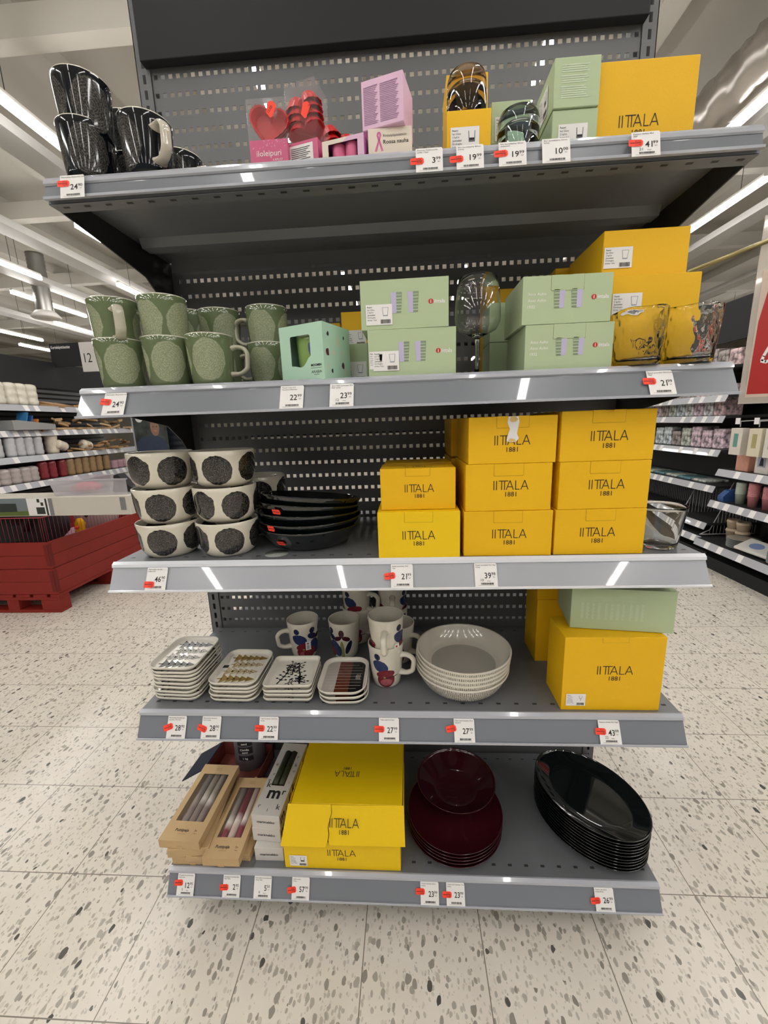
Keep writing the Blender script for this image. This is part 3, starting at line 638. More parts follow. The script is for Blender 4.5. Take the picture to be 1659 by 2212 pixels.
def smalllabel(parent,ang,r_,zz,W_=.015,H_=.026):
    o=MB(); a=Vector((math.cos(ang),math.sin(ang),0)); r__=Vector((-math.sin(ang),math.cos(ang),0)); u__=Vector((0,0,1)); c=a*r_+u__*zz
    o.flat([[(-W_/2,-H_/2),(W_/2,-H_/2),(W_/2,H_/2),(-W_/2,H_/2)]],c,r__,u__)
    for k in range(8): o.flat([[(-.004,-.010+.0015*k),(.003,-.010+.0015*k),(.003,-.0092+.0015*k),(-.004,-.0092+.0015*k)]],c+a*.0003,r__,u__,1)
    o.flat([[(-.003,.004),(.002,.004),(.002,.009),(-.003,.009)]],c+a*.0003,r__,u__,2)
    tag(o.build('price_label',[paper,ink,redlogo],parent),'small white barcode label')
def fmug(label,x,y,dz,rot,lab=False):
    t=dup(f0,label,(x,y,z+dz),rad(rot))
    return t
smalllabel(fmug('white fruit mug on the upper level of the front pair, handle facing front',-.0345,-.292,.074,-92),rad(41),.0425,.036)
smalllabel(fmug('white fruit mug standing alone behind the square plates, handle to the left',-.285,-.165,0,-160+8),rad(92),.0435,.046)
fmug('white fruit mug in the middle behind the striped plates, dark leaves in front',-.164,-.165,0,110)
fmug('white fruit mug at the back, lower one behind the middle mug',-.135,-.085,0,-30); fmug('white fruit mug at the back, upper one behind the middle mug',-.135,-.085,.074,-25)
fmug('white fruit mug at the back, lower one behind the front pair',-.026,-.085,0,-90); fmug('white fruit mug at the back, upper one behind the front pair',-.026,-.085,.074,-88)
fmug('lower white fruit mug half hidden right behind the front pair, handle to the right',.0-.008,-.19,0,-30)
for (x,y,zz,rz) in ((-.265,-.2095,z+.056,.35),(.000,-.336,z+.118,.6)):
    pass
lm=paint('lime_mug_glaze',s2l((142,172,100)),[(s2l((40,70,50)),s2l((60,90,66)),-1.85,.055,.016,.020,.3),(s2l((96,104,140)),s2l((110,118,150)),-2.5,.05,.012,.024,.5),(s2l((34,60,40)),s2l((50,80,56)),-1.9,.022,.022,.010,.2)],R=.042,scrib=False,rim=(.084,s2l((216,222,200))))
mug('lime_mug','lime green mug inside the mint gift carton, seen through its window',lm,lm,(-.152,-.350,ZT[1]+.001),rad(60),h_=.088,rt=.042,rb=.036,hd=.006,hz=(.062,.026),hr=.003)
# ceramic bowls with black dots, third shelf
z=ZT[2]; DB=(s2l((10,10,10)),s2l((84,81,77)))
bowlm=paint('dotted_bowl_glaze',s2l((214,208,190)),[(*DB,math.radians(66*(k-2)),.043+(.002 if k%2 else -.002),.0350,.034,0) for k in range(5)],R=.073,ns=300,rough=.12,rim=(.0838,s2l((222,216,200))),inner=(.0575,.13,s2l((206,200,182))))
def bprof():
    R=.0755; o=[(.001,0),(.052,0),(.056,.0015),(.062,.008),(.068,.018),(.0715,.032),(.0735,.05),(.0748,.07),(R-.0006,.084),(R-.002,.0855),(R-.004,.0845)]
    i=[(.0705,.07),(.0695,.05),(.0675,.032),(.063,.018),(.055,.010),(.04,.007),(.001,.007)]
    return o+i
w0=MB().lathe(bprof(),72).build('dotted_bowl',bowlm); BG='white bowls with scribbled black dots'
tag(w0,'cream bowl with black scribbled dots, bottom of the left front stack','bowl',BG); w0.scale=(.925,.925,.925); w0.location=(-.533,-.335,z); w0.rotation_euler=(0,0,rad(-76))
def bowl(label,x,y,dz,rot,tilt=(0,0)):
    o=dup(w0,label,(x,y,z+dz),(tilt[0],tilt[1],rad(rot))); return o
bowl('cream bowl with black dots, middle of the left front stack',-.529,-.335,.0785,-72)
bowl('cream bowl with black dots, top of the left front stack',-.529,-.335,.157,-40)
bowl('cream bowl with black dots, bottom of the right front stack',-.392,-.335,0,-65)
bowl('cream bowl with black dots, middle of the right front stack',-.389,-.335,.0785,-47)
bowl('cream bowl with black dots, top of the right front stack',-.385,-.335,.157,-79)
bowl('cream dotted bowl in the second row, upper',-.372,-.165,.0785,-70); bowl('cream dotted bowl in the second row, lower',-.372,-.165,0,-90)
# fix overlap: rear column sits behind
for o in bpy.data.objects:
    pass
# ---- generic dishes
def dish(name,label,m,loc,R,h_,rb,th=.004,cat='bowl',group=None,seg=72,rim_mat=None,sx=1,sy=1,rot=(0,0,0),curve=1.6):
    pr=[(.001,.001),(rb-.006,.001),(rb-.004,0),(rb,0),(rb+.002,.002)]
    N=12
    for k in range(1,N+1): f=k/N; pr.append((rb+.002+(R-rb-.002)*f**(1/curve),.002+(h_-.003)*f))
    pr+=[(R-.0004,h_-.0004),(R-th*.45,h_),(R-th+.0006,h_-.0008)]
    for k in range(N,0,-1): f=k/N; pr.append((rb-.001+(R-th-rb+.001)*f**(1/curve),.0055+(h_-.0085)*f))
    pr+=[(rb-.012,.0048),(.001,.0045)]
    mb=MB().lathe(pr,seg,0,sx,sy)
    o=mb.build(name,m if isinstance(m,list) else [m])
    o.location=loc; o.rotation_euler=rot
    return tag(o,label,cat,group)
blk=mat('black_green_glaze',s2l((10,16,16)),rough=.05,coat=1.)
k0=dish('black_bowl','wide black bowl at the bottom of the black stack with an orange sticker',blk,(-.214,-.270,z),.124,.052,.078,group='wide black bowls')
mb=MB().flat([[(-.010,-.005),(-.008,-.007),(.010,-.007),(.0115,-.002),(.008,.007),(-.011,.006)]],(0,0,0),XR,ZU); mb.flat([[(-.009,-.0008),(.009,-.0008),(.009,.0008),(-.009,.0008)]],(0,-.0002,0),XR,ZU,1)
def osticker(parent,ang,r_,zz,tilt):
    o=MB(); a=Vector((math.cos(ang),math.sin(ang),0)); r__=Vector((-math.sin(ang),math.cos(ang),0)); u__=Vector((0,0,1))*math.cos(tilt)+a*math.sin(tilt); c=a*r_+Vector((0,0,zz))
    o.flat([[(-.011,-.005),(-.009,-.0065),(.009,-.0065),(.0115,-.001),(.009,.0065),(-.011,.0055)]],c,r__,u__)
    o.flat([[(-.009,-.0007),(.009,-.0007),(.009,.0007),(-.009,.0007)]],c+r__.cross(u__)*.0003,r__,u__,1)
    tag(o.build('discount_sticker',[stick,ink],parent),'orange discount sticker')
SP=[(.002,0,-.003,.0,'second',0),(.000,0,.012,.03,'third',-.05),(-.003,0,.030,.075,'fourth',-.09),(.0,0,.046,.085,'top',-.12)]
kb=[k0]
for dx,dy,dz,ti,nm,tx in SP:
    o=dup(k0,('topmost wide black bowl of the tilted black stack' if nm=='top' else nm+' wide black bowl from the bottom of the black stack'),(-.214+dx,-.270,z+dz+(.02 if nm=='second' else .02)),(tx,ti,0)); kb.append(o)
osticker(kb[0],rad(-113),.1115,.026,.62); osticker(kb[1],rad(-122),.1225,.044,.2); osticker(kb[3],rad(-113),.1205,.036,.45)
tag(MB().lathe([(.001,0),(.027,0),(.027,.0006),(.001,.0008)],32).build('round_pad',mat('clear_pad',s2l((150,156,150)),rough=.15,coat=1)),'small clear round pad lying on the shelf in front of the black bowls','pad').location=(-.272,-.365,z+.0003)
# white pasta bowls
def sarj():
    m=mat('striped_bowl_glaze',s2l((200,195,182)),rough=.12,coat=.7); q=NB(m); vec,x,y,zz=q.coord(); b=m.node_tree.nodes['Principled BSDF']
    ang=q.m('ARCTAN2',y,x); rr=q.m('SQRT',q.m('ADD',q.m('MULTIPLY',x,x),q.m('MULTIPLY',y,y)))
    ln=q.m('LESS_THAN',q.m('SINE',q.m('MULTIPLY',ang,150.0)),-.35)
    geo=q.nt.nodes.new('ShaderNodeNewGeometry'); sn=q.nt.nodes.new('ShaderNodeSeparateXYZ'); q.L.new(geo.outputs['Normal'],sn.inputs[0])
    msk=q.m('MULTIPLY',q.m('LESS_THAN',sn.outputs[2],-.1),q.m('MULTIPLY',q.m('LESS_THAN',zz,.045),q.m('GREATER_THAN',zz,.004)))
    msk=q.m('MULTIPLY',msk,ln); msk=q.m('MULTIPLY',msk,q.m('GREATER_THAN',q.noise(vec,260,2),.42))
    col=q.mix(q.m('LESS_THAN',rr,.080),s2l((212,206,192)),s2l((176,171,160))); col=q.mix(msk,col,s2l((98,96,92))); q.L.new(col,b.inputs['Base Color']); return m
z=ZT[3]; smt=sarj(); s0=dish('pasta_bowl','white pasta bowl with fine grey lines outside, bottom of the stack of five',smt,(.1555,-.290,z),.1175,.050,.082,th=.0055,group='white lined pasta bowls',curve=1.9)
for k,nm in enumerate(('second from the bottom','middle one','second from the top','the topmost')): dup(s0,'white pasta bowl with fine grey lines, '+nm+' of the stack of five',(.1555+.001*k,-.290-.002*k,z+.0125*(k+1)),(0,0,.4*k))
# dark red plates and bowl, oval platters
z=ZT[4]; red=mat('plum_glaze',s2l((56,14,22)),rough=.1,coat=.5)
p0=dish('plum_plate','dark red dinner plate, bottom of the stack of five',red,(.139,-.279,z),.131,.024,.082,group='dark red dinner plates',cat='plate',curve=1.25)
for k,nm in enumerate(('second from the bottom','middle one','fourth from the bottom','topmost, carrying the bowl')): dup(p0,'dark red dinner plate, '+nm+' of the stack of five',(.139+.001*(k%2),-.279-.001*k,z+.0115*(k+1)),(0,0,k))
dish('plum_bowl','dark red glossy bowl standing on the dark red plates',red,(.150,-.222,z+.0515),.1135,.056,.052,cat='bowl',curve=1.15)
o0=dish('oval_platter','black-green oval platter, lowest of the tall stack',blk,(.513,-.262,z),.156,.024,.105,cat='platter',group='black-green oval platters',sy=.735,rot=(0,0,rad(-56)),curve=1.2,seg=96)
for k in range(1,11): dup(o0,('topmost black-green oval platter, its whole glossy inside visible' if k==10 else 'black-green oval platter number %d counted from the bottom of the tall stack'%(k+1)),(.513+random.uniform(-.001,.001),-.262+random.uniform(-.001,.001),z+.0093*k),(0,0,rad(-56)+random.uniform(-.012,.012)))
# ---- rectangular plates, fourth shelf
z=ZT[3]
def rr(w_,d_,r_,n=8):
    P_=[]
    for cx,cy,a0 in ((w_/2-r_,d_/2-r_,0),(-w_/2+r_,d_/2-r_,PI/2),(-w_/2+r_,-d_/2+r_,PI),(w_/2-r_,-d_/2+r_,1.5*PI)):
        for k in range(n+1): a=a0+PI/2*k/n; P_.append((cx+r_*math.cos(a),cy+r_*math.sin(a)))
    return P_
def loft(mb,secs,mi=0,capmi=None):
    n=len(secs[0][0]); V=[];F=[]
    for P_,zz in secs: V+=[(a,b,zz) for a,b in P_]
    for i in range(len(secs)-1):
        for k in range(n): a=i*n+k; b=i*n+(k+1)%n; F.append((a,b,b+n,a+n))
    F.append(tuple(range(n-1,-1,-1))); mb.add(V,F,mi,True)
    P_,zz=secs[-1]; mb.add([(a,b,zz) for a,b in P_],[tuple(range(n))],mi if capmi is None else capmi,True)
def rplate(name,label,w_,d_,r_,pat,mats,group,h_=.014):
    mb=MB(); S_=[(rr(w_-.022,d_-.022,max(.004,r_-.009)),0),(rr(w_-.018,d_-.018,max(.004,r_-.008)),.0005),(rr(w_-.004,d_-.004,r_-.001),h_*.55),(rr(w_,d_,r_),h_*.9),(rr(w_-.001,d_-.001,r_),h_),(rr(w_-.004,d_-.004,r_-.001),h_-.0002),(rr(w_-.009,d_-.009,r_-.003),h_*.6),(rr(w_-.016,d_-.016,max(.003,r_-.006)),.0048),(rr(w_-.024,d_-.024,max(.003,r_-.01)),.0042)]
    loft(mb,S_); pat(mb,w_,d_,.0047)
    o=mb.build(name,mats); return tag(o,label,'plate',group)
def tree(x0,y,L,n,hb):
    P_=[[(x0,y-.002),(x0+L*.14,y-.002),(x0+L*.14,y+.002),(x0,y+.002)]]; a=x0+L*.10; step=(L*.9)/n
    for k in range(n):
        s_=hb*(1-.55*k/n); P_.append([(a,y-s_),(a+step*1.35,y),(a,y+s_)]); a+=step
    return P_
def specks(base,mats_i): pass
def trees(mi,mj):
    def f(mb,w_,d_,zz):
        o=(0,0,zz+.0002)
        for k,(x0,y,L,n) in enumerate(((-.046,.046,.092,5),(-.038,.016,.084,5),(-.048,-.014,.090,5),(-.046,-.045,.090,5))):
            mb.flat(tree(x0,y,L,n,.0185),o,XR,(0,1,0),mi if k in (0,3) else mj)
    return f
def speck(name,c,bg,thr=.5):
    m=mat(name,c,rough=.25); q=NB(m); vec,x,y,zz=q.coord(); b=m.node_tree.nodes['Principled BSDF']
    q.L.new(q.mix(q.m('GREATER_THAN',q.noise(vec,420,2),thr),c,bg),b.inputs['Base Color']); return m
wg=mat('plate_white',s2l((222,217,204)),rough=.16,coat=.2); tdk=s2l((44,50,46)); tgd=s2l((160,132,72))
MD=[wg,mat('dark_tree_print',tdk,rough=.25),speck('dark_tree_speckled',tdk,s2l((205,200,186)),.5)]
MG=[wg,mat('gold_tree_print',tgd,rough=.35,metal=.3),speck('gold_tree_speckled',tgd,s2l((214,208,192)),.52),ink]
T_='white rectangular plate with '
def stack(name,o,x,y,n,step,labels,jit=.003,rz=0,base=0.):
    o.location=(x,y,z+base); o.rotation_euler=(0,0,rz)
    for k in range(1,n):
        dup(o,labels(k),(x+random.uniform(-jit,jit),y+random.uniform(-jit,jit),z+base+step*k),(0,0,rz+random.uniform(-.03,.03)))
ORD=['lowest','second','third','fourth','fifth','sixth','seventh','eighth','ninth']
o=rplate('tree_plate',T_+'dark fir trees, lowest of the leftmost stack',.122,.150,.026,trees(1,2),MD,'dark fir tree plates'); stack('',o,-.552,-.312,9,.0103,lambda k:T_+('dark fir trees, topmost of the leftmost stack' if k==8 else 'dark fir trees, %s from the bottom of the leftmost stack'%ORD[k]),rz=-.05)
def gt(mb,w_,d_,zz):
    trees(1,2)(mb,w_,d_,zz); mb.flat([[(-.056,.0),(-.040,.0),(-.040,.012),(-.056,.012)]],(0,0,zz+.0004),XR,(0,1,0),3)
o=rplate('gold_tree_plate',T_+'gold fir trees, lowest of the second stack',.124,.152,.026,gt,MG,'gold fir tree plates'); stack('',o,-.409,-.315,5,.0108,lambda k:T_+('gold fir trees, topmost of the second stack' if k==4 else 'gold fir trees, %s from the bottom of the second stack'%ORD[k]),rz=-.02)
def twigs(mb,w_,d_,zz):
    rnd=random.Random(11); o=(0,0,zz+.0002)
    def seg(x,y,a,L,t):
        P_=[];n=6;pts=[]
        for k in range(n+1): pts.append((x,y)); x+=L/n*math.cos(a); y+=L/n*math.sin(a); a+=rnd.uniform(-.25,.25)
        for (ax,ay),(bx,by) in zip(pts,pts[1:]):
            d=Vector((bx-ax,by-ay)).normalized(); nn=Vector((-d.y,d.x))*t; P_.append([(ax+nn.x,ay+nn.y),(ax-nn.x,ay-nn.y),(bx-nn.x*.8,by-nn.y*.8),(bx+nn.x*.8,by+nn.y*.8)])
        mb.flat([p[::-1] for p in P_],o,XR,(0,1,0),1); return pts
    def lf(x,y,r_):
        mb.flat([[(x+r_*math.cos(k*PI/4),y+r_*.7*math.sin(k*PI/4)) for k in range(8)]],(0,0,zz+.0003),XR,(0,1,0),1)
    for x0,y0,a,L,t in ((-.030,-.044,1.25,.085,.0017),(.026,-.044,1.75,.085,.0022),(-.010,-.044,.5,.045,.0014),(.0,-.005,1.9,.04,.0013)):
        pts=seg(x0,y0,a,L,t)
        for k,(px,py) in enumerate(pts[1:]):
            for s_ in (-1,1):
                q=seg(px,py,a+s_*rnd.uniform(.7,1.3),.014,.0005); lf(q[-1][0],q[-1][1],.0036); lf(q[3][0]+.002*s_,q[3][1],.0024)
o=rplate('branch_plate','small square white plate with black branches, lowest of its stack',.122,.128,.012,twigs,[wg,mat('black_branch_print',s2l((22,24,26)),rough=.2)],'square branch plates',h_=.015); stack('',o,-.274,-.325,4,.0118,lambda k:'small square white plate with black branches, '+('topmost of its stack' if k==3 else ORD[k]+' from the bottom of its stack'),jit=.0015)
def stripes(mb,w_,d_,zz):
    R_=rr(w_-.020,d_-.020,.020,8)
    def clipx(lo,hi):
        out=[]; 
        for (a,b),(c,d) in zip(R_,R_[1:]+R_[:1]):
            ia=lo<=a<=hi; 
            if ia: out.append((a,b))
            for L_ in (lo,hi):
                if (a-L_)*(c-L_)<0: f=(L_-a)/(c-a); out.append((L_,b+(d-b)*f))
        cx=sum(p[0] for p in out)/len(out); cy=sum(p[1] for p in out)/len(out)
        return sorted(out,key=lambda p: math.atan2(p[1]-cy,p[0]-cx))
    for lo,hi,mi in ((-.07,-.018,1),(-.018,.016,2),(.016,.07,3)): mb.flat([clipx(lo,hi)],(0,0,zz+.0002),XR,(0,1,0),mi)
    for k in range(9):
        y=-.048+.012*k; e=.044 if abs(y)<.045 else .034; mb.flat([[(-e,y),(e,y),(e,y+.0007),(-e,y+.0007)]],(0,0,zz+.0004),XR,(0,1,0),4)
    for k in range(4): mb.flat([[(.030+.003*k,-.010-(k%2)*.003),(.031+.003*k,-.010-(k%2)*.003),(.031+.003*k,.006+(k%2)*.003),(.030+.003*k,.006+(k%2)*.003)]],(0,0,zz+.0005),XR,(0,1,0),4)
o=rplate('striped_plate',T_+'grey, brown and black bands, lowest of three',.120,.150,.034,stripes,[wg,mat('band_grey',s2l((176,168,160)),rough=.3),mat('band_brown',s2l((92,42,26)),rough=.25,coat=.5),mat('band_black',s2l((20,20,22)),rough=.25,coat=.5),mat('band_line',s2l((208,198,188)),rough=.4)],'striped rectangular plates'); stack('',o,-.140,-.322,3,.0125,lambda k:T_+'grey, brown and black bands, '+('middle of three' if k==1 else 'topmost of three'),rz=.03)
# ---------------------------------------------------------------- fourth shelf cartons
def wl(t,*a,**k): return sticker_label(t,*a,**k)
t=carton('yellow_carton','big yellow cube carton standing alone at the right end of the fourth shelf',.474,-.400,z,.216,.10,.181,yellow,rz=.0,pr=iit(.021,.02,.56),tab=(.055,.012)); wl(t,(-.098,-.0508,.012),XR,ZU,.043,.030,kind='wine')
carton('yellow_carton','yellow carton behind the big yellow cube carton on the fourth shelf',.474,-.205,z,.216,.10,.181,yellow); carton('yellow_carton','upper yellow carton at the back of the fourth shelf, left of the green carton',.46,-.205,z+.182,.19,.1,.1,yellow)
def gtext(mb,w_,d_,h_):
    for k in range(11): 
        x=-w_*.40+.0115*k+(.004 if k>3 else 0)+(.004 if k>7 else 0)
        for j in range(14): mb.flat([[(x,.025+.0028*j),(x+.006-(k*j)%3*.0012,.025+.0028*j),(x+.006-(k*j)%3*.0012,.0266+.0028*j),(x,.0266+.0028*j)]],(0,-d_/2-.0004,0),XR,ZU,3)
carton('sage_carton','sage green carton lying crooked on the big yellow cube carton',.496,-.372,z+.1825,.212,.13,.098,sage,rz=-.14,ry=.0,pr=gtext)
# wine label etc on fruit mugs
# ---------------------------------------------------------------- top shelf goods
z=ZT[0]
carton('yellow_carton','large plain-front yellow carton at the right of the top shelf',.456,-.362,z,.170,.15,.137,yellow,pr=iit(.0185,-.05,.345))
def votl(t,d_,x0=-.03,z0=.006): return sticker_label(t,(x0,-d_/2-.0006,z0),XR,ZU,.050,.040,kind='votive')
t=carton('yellow_carton','small yellow carton carrying the brown glass on the top shelf',.149,-.382,z,.077,.083,.072,yellow); votl(t,.083,-.032,.006)
t=carton('yellow_carton','tall yellow carton behind the brown glass on the top shelf',.157,-.296,z,.078,.08,.183,yellow); sticker_label(t,(-.034,-.0406,.08),XR,ZU,.04,.05,kind='votive')
t=carton('sage_carton','small sage carton with a white label, lower one beside the large yellow carton',.334,-.372,z,.077,.10,.066,sage); votl(t,.10,-.028,.004)
def gt2(mb,w_,d_,h_):
    for j in range(16):
        if j in (6,11): continue
        L_=.046-.004*((j*7)%3); mb.flat([[(-.026,.014+.0031*j),(-.026+L_,.014+.0031*j),(-.026+L_,.0158+.0031*j),(-.026,.0158+.0031*j)]],(0,-d_/2-.0004,0),XR,ZU,3)
t=carton('sage_carton','small sage carton with fine pale text, upper one beside the large yellow carton',.333,-.375,z+.067,.077,.10,.073,sage,pr=gt2); sticker_label(t,(-.0391,.03,.012),(0,-1,0),ZU,.05,.045,kind='votive')
for k in (0,1):
    t=carton('sage_carton',('lower','upper')[k]+' sage carton behind the blue glass on the top shelf',.243,-.285,z+.071*k,.075,.075,.07,sage)
    if k==1: sticker_label(t,(-.03,-.0381,.004),XR,ZU,.04,.04,kind='votive')
def votive(name,label,m,loc,R=.035,h_=.078):
    pr=[(.001,h_),(R*.72,h_),(R*.90,h_-.004),(R*.985,h_-.013),(R,h_-.026),(R*1.0,.004),(R-.0015,0),(R-.004,0),(R-.0055,.003),(R-.006,h_-.034),(R*.74,h_-.026),(R*.6,h_-.023),(.001,h_-.022)]
    o=MB().lathe(pr[::-1],56).build(name,m,loc=loc); return tag(o,label,'candle holder')
votive('brown_votive','brown smoked glass candle holder upside down on the small yellow carton',amberg,(.150,-.341,z+.0725),.0355,.078)
votive('blue_votive','pale blue glass candle holder upside down on the top shelf',blueg,(.243,-.345,z),.037,.083)
# ribbon box, pink box, window box
def ribbon(mb,w_,d_,h_):
    y=-d_/2-.0004
    mb.text('Rintasyöpäsäätiön',.0058,(-.012,y,h_*.74),XR,ZU,1,'l'); mb.text('Roosa nauha',.0088,(-.012,y,h_*.54),XR,ZU,1,'l',bold=.01)
    c=[(a,b+.010) for a,b in [(-.026,.008),(-.023,.016),(-.019,.026),(-.0165,.033),(-.0195,.037),(-.0225,.033),(-.020,.026),(-.0165,.016),(-.014,.008)]]
    for (a,b),(c2,d2) in zip(c,c[1:]):
        d=Vector((c2-a,d2-b)).normalized(); n_=Vector((-d.y,d.x))*.0016; mb.flat([[(a-n_.x,b-n_.y),(c2-n_.x,d2-n_.y),(c2+n_.x,d2+n_.y),(a+n_.x,b+n_.y)]],(0,y,0),XR,ZU,4)
t=carton('ribbon_carton','cream carton with a pink ribbon emblem on the top shelf',.010,-.385,z,.078,.07,.053,mat('cream_board',s2l((228,216,200)),rough=.6),pr=ribbon,rz=-.02)
t.children[0].data.materials[4]=mat('ribbon_pink',s2l((214,110,160)),rough=.6)
def pinktext(mb,w_,d_,h_):
    y=-d_/2-.0004
    for col,(x0,ww) in enumerate(((-.034,.026),(-.004,.034))):
        for j in range(22): 
            zz=.062-.0026*j; L_=ww-.005*((j*5+col)%4)/3; mb.flat([[(x0,zz),(x0+L_,zz),(x0+L_,zz+.0012 if j else zz+.0022),(x0,zz+.0012)]],(0,y,0),XR,ZU,4)
t=carton('pink_carton','lilac pink carton with columns of text lying tilted on the ribbon carton',-.002,-.388,z+.0535,.076,.068,.074,pinkm,pr=pinktext,rz=-.26,ry=0)
t.children[0].data.materials[4]=mat('pink_text_print',s2l((150,112,146)),rough=.6)
t=thing('mould_carton','low pink and white carton with a window showing pink moulds','box',(-.068,-.345,z),(0,0,-.22))
mb=MB(); wx,wz0,wz1=.028,.012,.040; W3,H3,D3=.040,.047,.035
for (a,b,c2,d2) in ((-W3,W3,0,wz0),(-W3,W3,wz1,H3),(-W3,-wx,wz0,wz1),(wx,W3,wz0,wz1)): mb.add([(a,-D3,c2),(b,-D3,c2),(b,-D3,d2),(a,-D3,d2)],[(0,1,2,3)],0 if a<0 and b<0 else (1 if a>0 else 0))
mb.add([(.0,-D3-.0003,wz1),(W3,-D3-.0003,wz1),(W3,-D3-.0003,H3),(.01,-D3-.0003,H3)],[(0,1,2,3)],1)
for f in (((-W3,-D3,0),(-W3,D3,0),(-W3,D3,H3),(-W3,-D3,H3)),((W3,-D3,0),(W3,D3,0),(W3,D3,H3),(W3,-D3,H3)),((-W3,D3,0),(W3,D3,0),(W3,D3,H3),(-W3,D3,H3)),((-W3,-D3,H3),(W3,-D3,H3),(W3,D3,H3),(-W3,D3,H3)),((-W3,-D3,0),(W3,-D3,0),(W3,D3,0),(-W3,D3,0))): mb.add(f,[(0,1,2,3)],2)
mb.build('carton',[mat('cream_board',(1,1,1)),pinkm,mat('magenta_board',s2l((196,110,178)),rough=.55)],t)
mb=MB()
for cx in (-.013,.013):
    mb.lathe([(.001,0)]+[( .0125+.0008*(k%2),.001+.0024*k) for k in range(17)]+[(.001,.040)],24,M=Matrix.Translation((cx,-.018,.003)))
mb.build('silicone_moulds',pinksil,t)
# heart mould packs
def heart(k,s):
    a=2*PI*k; return (s*.062*16*math.sin(a)**3,s*.062*(13*math.cos(a)-5*math.cos(2*a)-2*math.cos(3*a)-math.cos(4*a)))
def heartpack(label,loc,rz,W_=.036,H_=.122,D_=.026,back=False,rx=0):
    t=thing('heart_mould_pack',label,'baking mould pack',loc,(rx,0,rz),'clear packs of red heart moulds')
    MB().box(-W_,W_,-D_,D_,0,H_).build('clear_pack',film,t,bevel=.0012)
    mb=MB().box(-W_+.001,W_-.001,-D_+.001,D_-.001,.001,.058)
    y=-D_+.0006
    if not back:
        mb.text('iloleipuri',.017,(-.0,y,.032),XR,ZU,1,'c',wid=.046); mb.text('6 KPL/ST',.005,(.016,y,.024),XR,ZU,1,'c')
        rnd=random.Random(2)
        for k in range(26):
            a,b=rnd.uniform(-.032,.032),rnd.uniform(.044,.056); mb.flat([[(a,b),(a+.0014,b),(a+.001,b+.002)]],(0,y,0),XR,ZU,2)
    else:
        mb.flat([[(-.028,.008),(.02,.008),(.02,.053),(-.028,.053)]],(0,y,0),XR,ZU,1)
        for j in range(9): mb.flat([[(-.025,.047-.003*j),(.014-.004*(j%3),.047-.003*j),(.014-.004*(j%3),.0482-.003*j),(-.025,.0482-.003*j)]],(0,y-.0003,0),XR,ZU,3)
    mb.build('printed_card',[magenta,paper,mat('pale_pink_print',s2l((236,170,190)),rough=.6),ink],t)
    # ribbed heart cups nested
    N=60; mb=MB()
    for q in range(4 if back else 3):
        V=[];F=[]
        for j,(s_,dy) in enumerate(((.027,.0),(.031,-.006),(.036,-.014),(.0365,-.0145),(.0342,-.0135),(.030,-.005),(.0265,.004))):
            for k in range(N):
                hx,hz=heart(k/N,s_); rib=1+(.035 if k%2 else 0)*(1 if j<4 else 0)
                V.append((hx*rib,dy+.007-q*.0 +q*.006,hz*rib))
        for j in range(6):
            for k in range(N): a=j*N+k;b=j*N+(k+1)%N; F.append((a,b,b+N,a+N))
        F.append(tuple(range(N-1,-1,-1))); F.append(tuple(6*N+k for k in range(N)))
        R3=Matrix.Rotation(rad(12),4,'Y') if not back else Matrix.Rotation(rad(88),4,'X')@Matrix.Rotation(rad(10),4,'Z')
        mb.add(V,F,0,False,Matrix.Translation((0,-.008 if not back else 0,.088+ (q*.006 if back else 0)))@R3)
    mb.build('heart_moulds',redsil,t)
    sm_=MB().flat([[(-.012,-.007),(-.009,-.009),(.010,-.006),(.012,.004),(.006,.010),(-.010,.004)]],(.010,-D_-.0006,.104),Vector((math.cos(.9),0,math.sin(.9))),Vector((-math.sin(.9),0,math.cos(.9))))
    if not back: sm_.text('12.00',.006,(.010,-D_-.0009,.102),Vector((math.cos(.9),0,math.sin(.9))),Vector((-math.sin(.9),0,math.cos(.9))),1)
    tag(sm_.build('discount_sticker',[stick,ink],t),'orange discount sticker'); return t
heartpack('clear pack showing an open red heart mould, leftmost of the mould packs',(-.214,-.345,z),.0)
heartpack('clear pack showing ribbed red moulds from the side, right of the heart pack',(-.146,-.335,z),-.25,W_=.031,H_=.150,back=True)
for k in (0,1): heartpack(('nearer','farther')[k]+' small clear pack of pink moulds behind the ribbed one',(-.125+.03*k,-.245+.03*k,z),-.2,W_=.022,H_=.12-.01*k,D_=.02,back=True)
# ---------------------------------------------------------------- glasses
z=ZT[1]
def tumbler(label,x,y,zz,R=.047,rb=.036,h_=.098,wavy=0.,m=clearg,rot=0,base=.010):
    N=14; pr=[(.001,0),(rb-.004,0),(rb,.003)]
    for k in range(1,N+1): f=k/N; pr.append((rb+(R-rb)*f,.003+(h_-.004)*f))
    pr+=[(R-.0012,h_)]
    for k in range(N,-1,-1): f=k/N; pr.append((rb-.0035+(R-.0025-rb+.0035)*f,base+(h_-base-.001)*f))
    pr+=[(rb-.012,base-.002),(.001,base-.002)]
    fn=None
    if wavy:
        def fn(p,a,i):
            q=(.25 if i<N+4 else 1.9); k=1+wavy*.9*math.sin(4*a+.8)+wavy*.35*math.sin(7*a+2+p[2]*60)*q+wavy*.30*math.sin(13*a+p[2]*150)*q+wavy*.22*math.sin(19*a-p[2]*210+1)*q
            return (p[0]*k,p[1]*k,p[2]+.0012*math.sin(5*a+1)*(1 if p[2]>h_*.9 else 0))
    o=MB().lathe(pr,110,fn=fn).build('drinking_glass',m,loc=(x,y,zz),rot=(0,0,rot)); return tag(o,label,'glass')
tumbler('wavy clear drinking glass in front of the large yellow carton, left of two',.468,-.387,z,wavy=.028,base=.013,h_=.100,R=.0475,rb=.040)
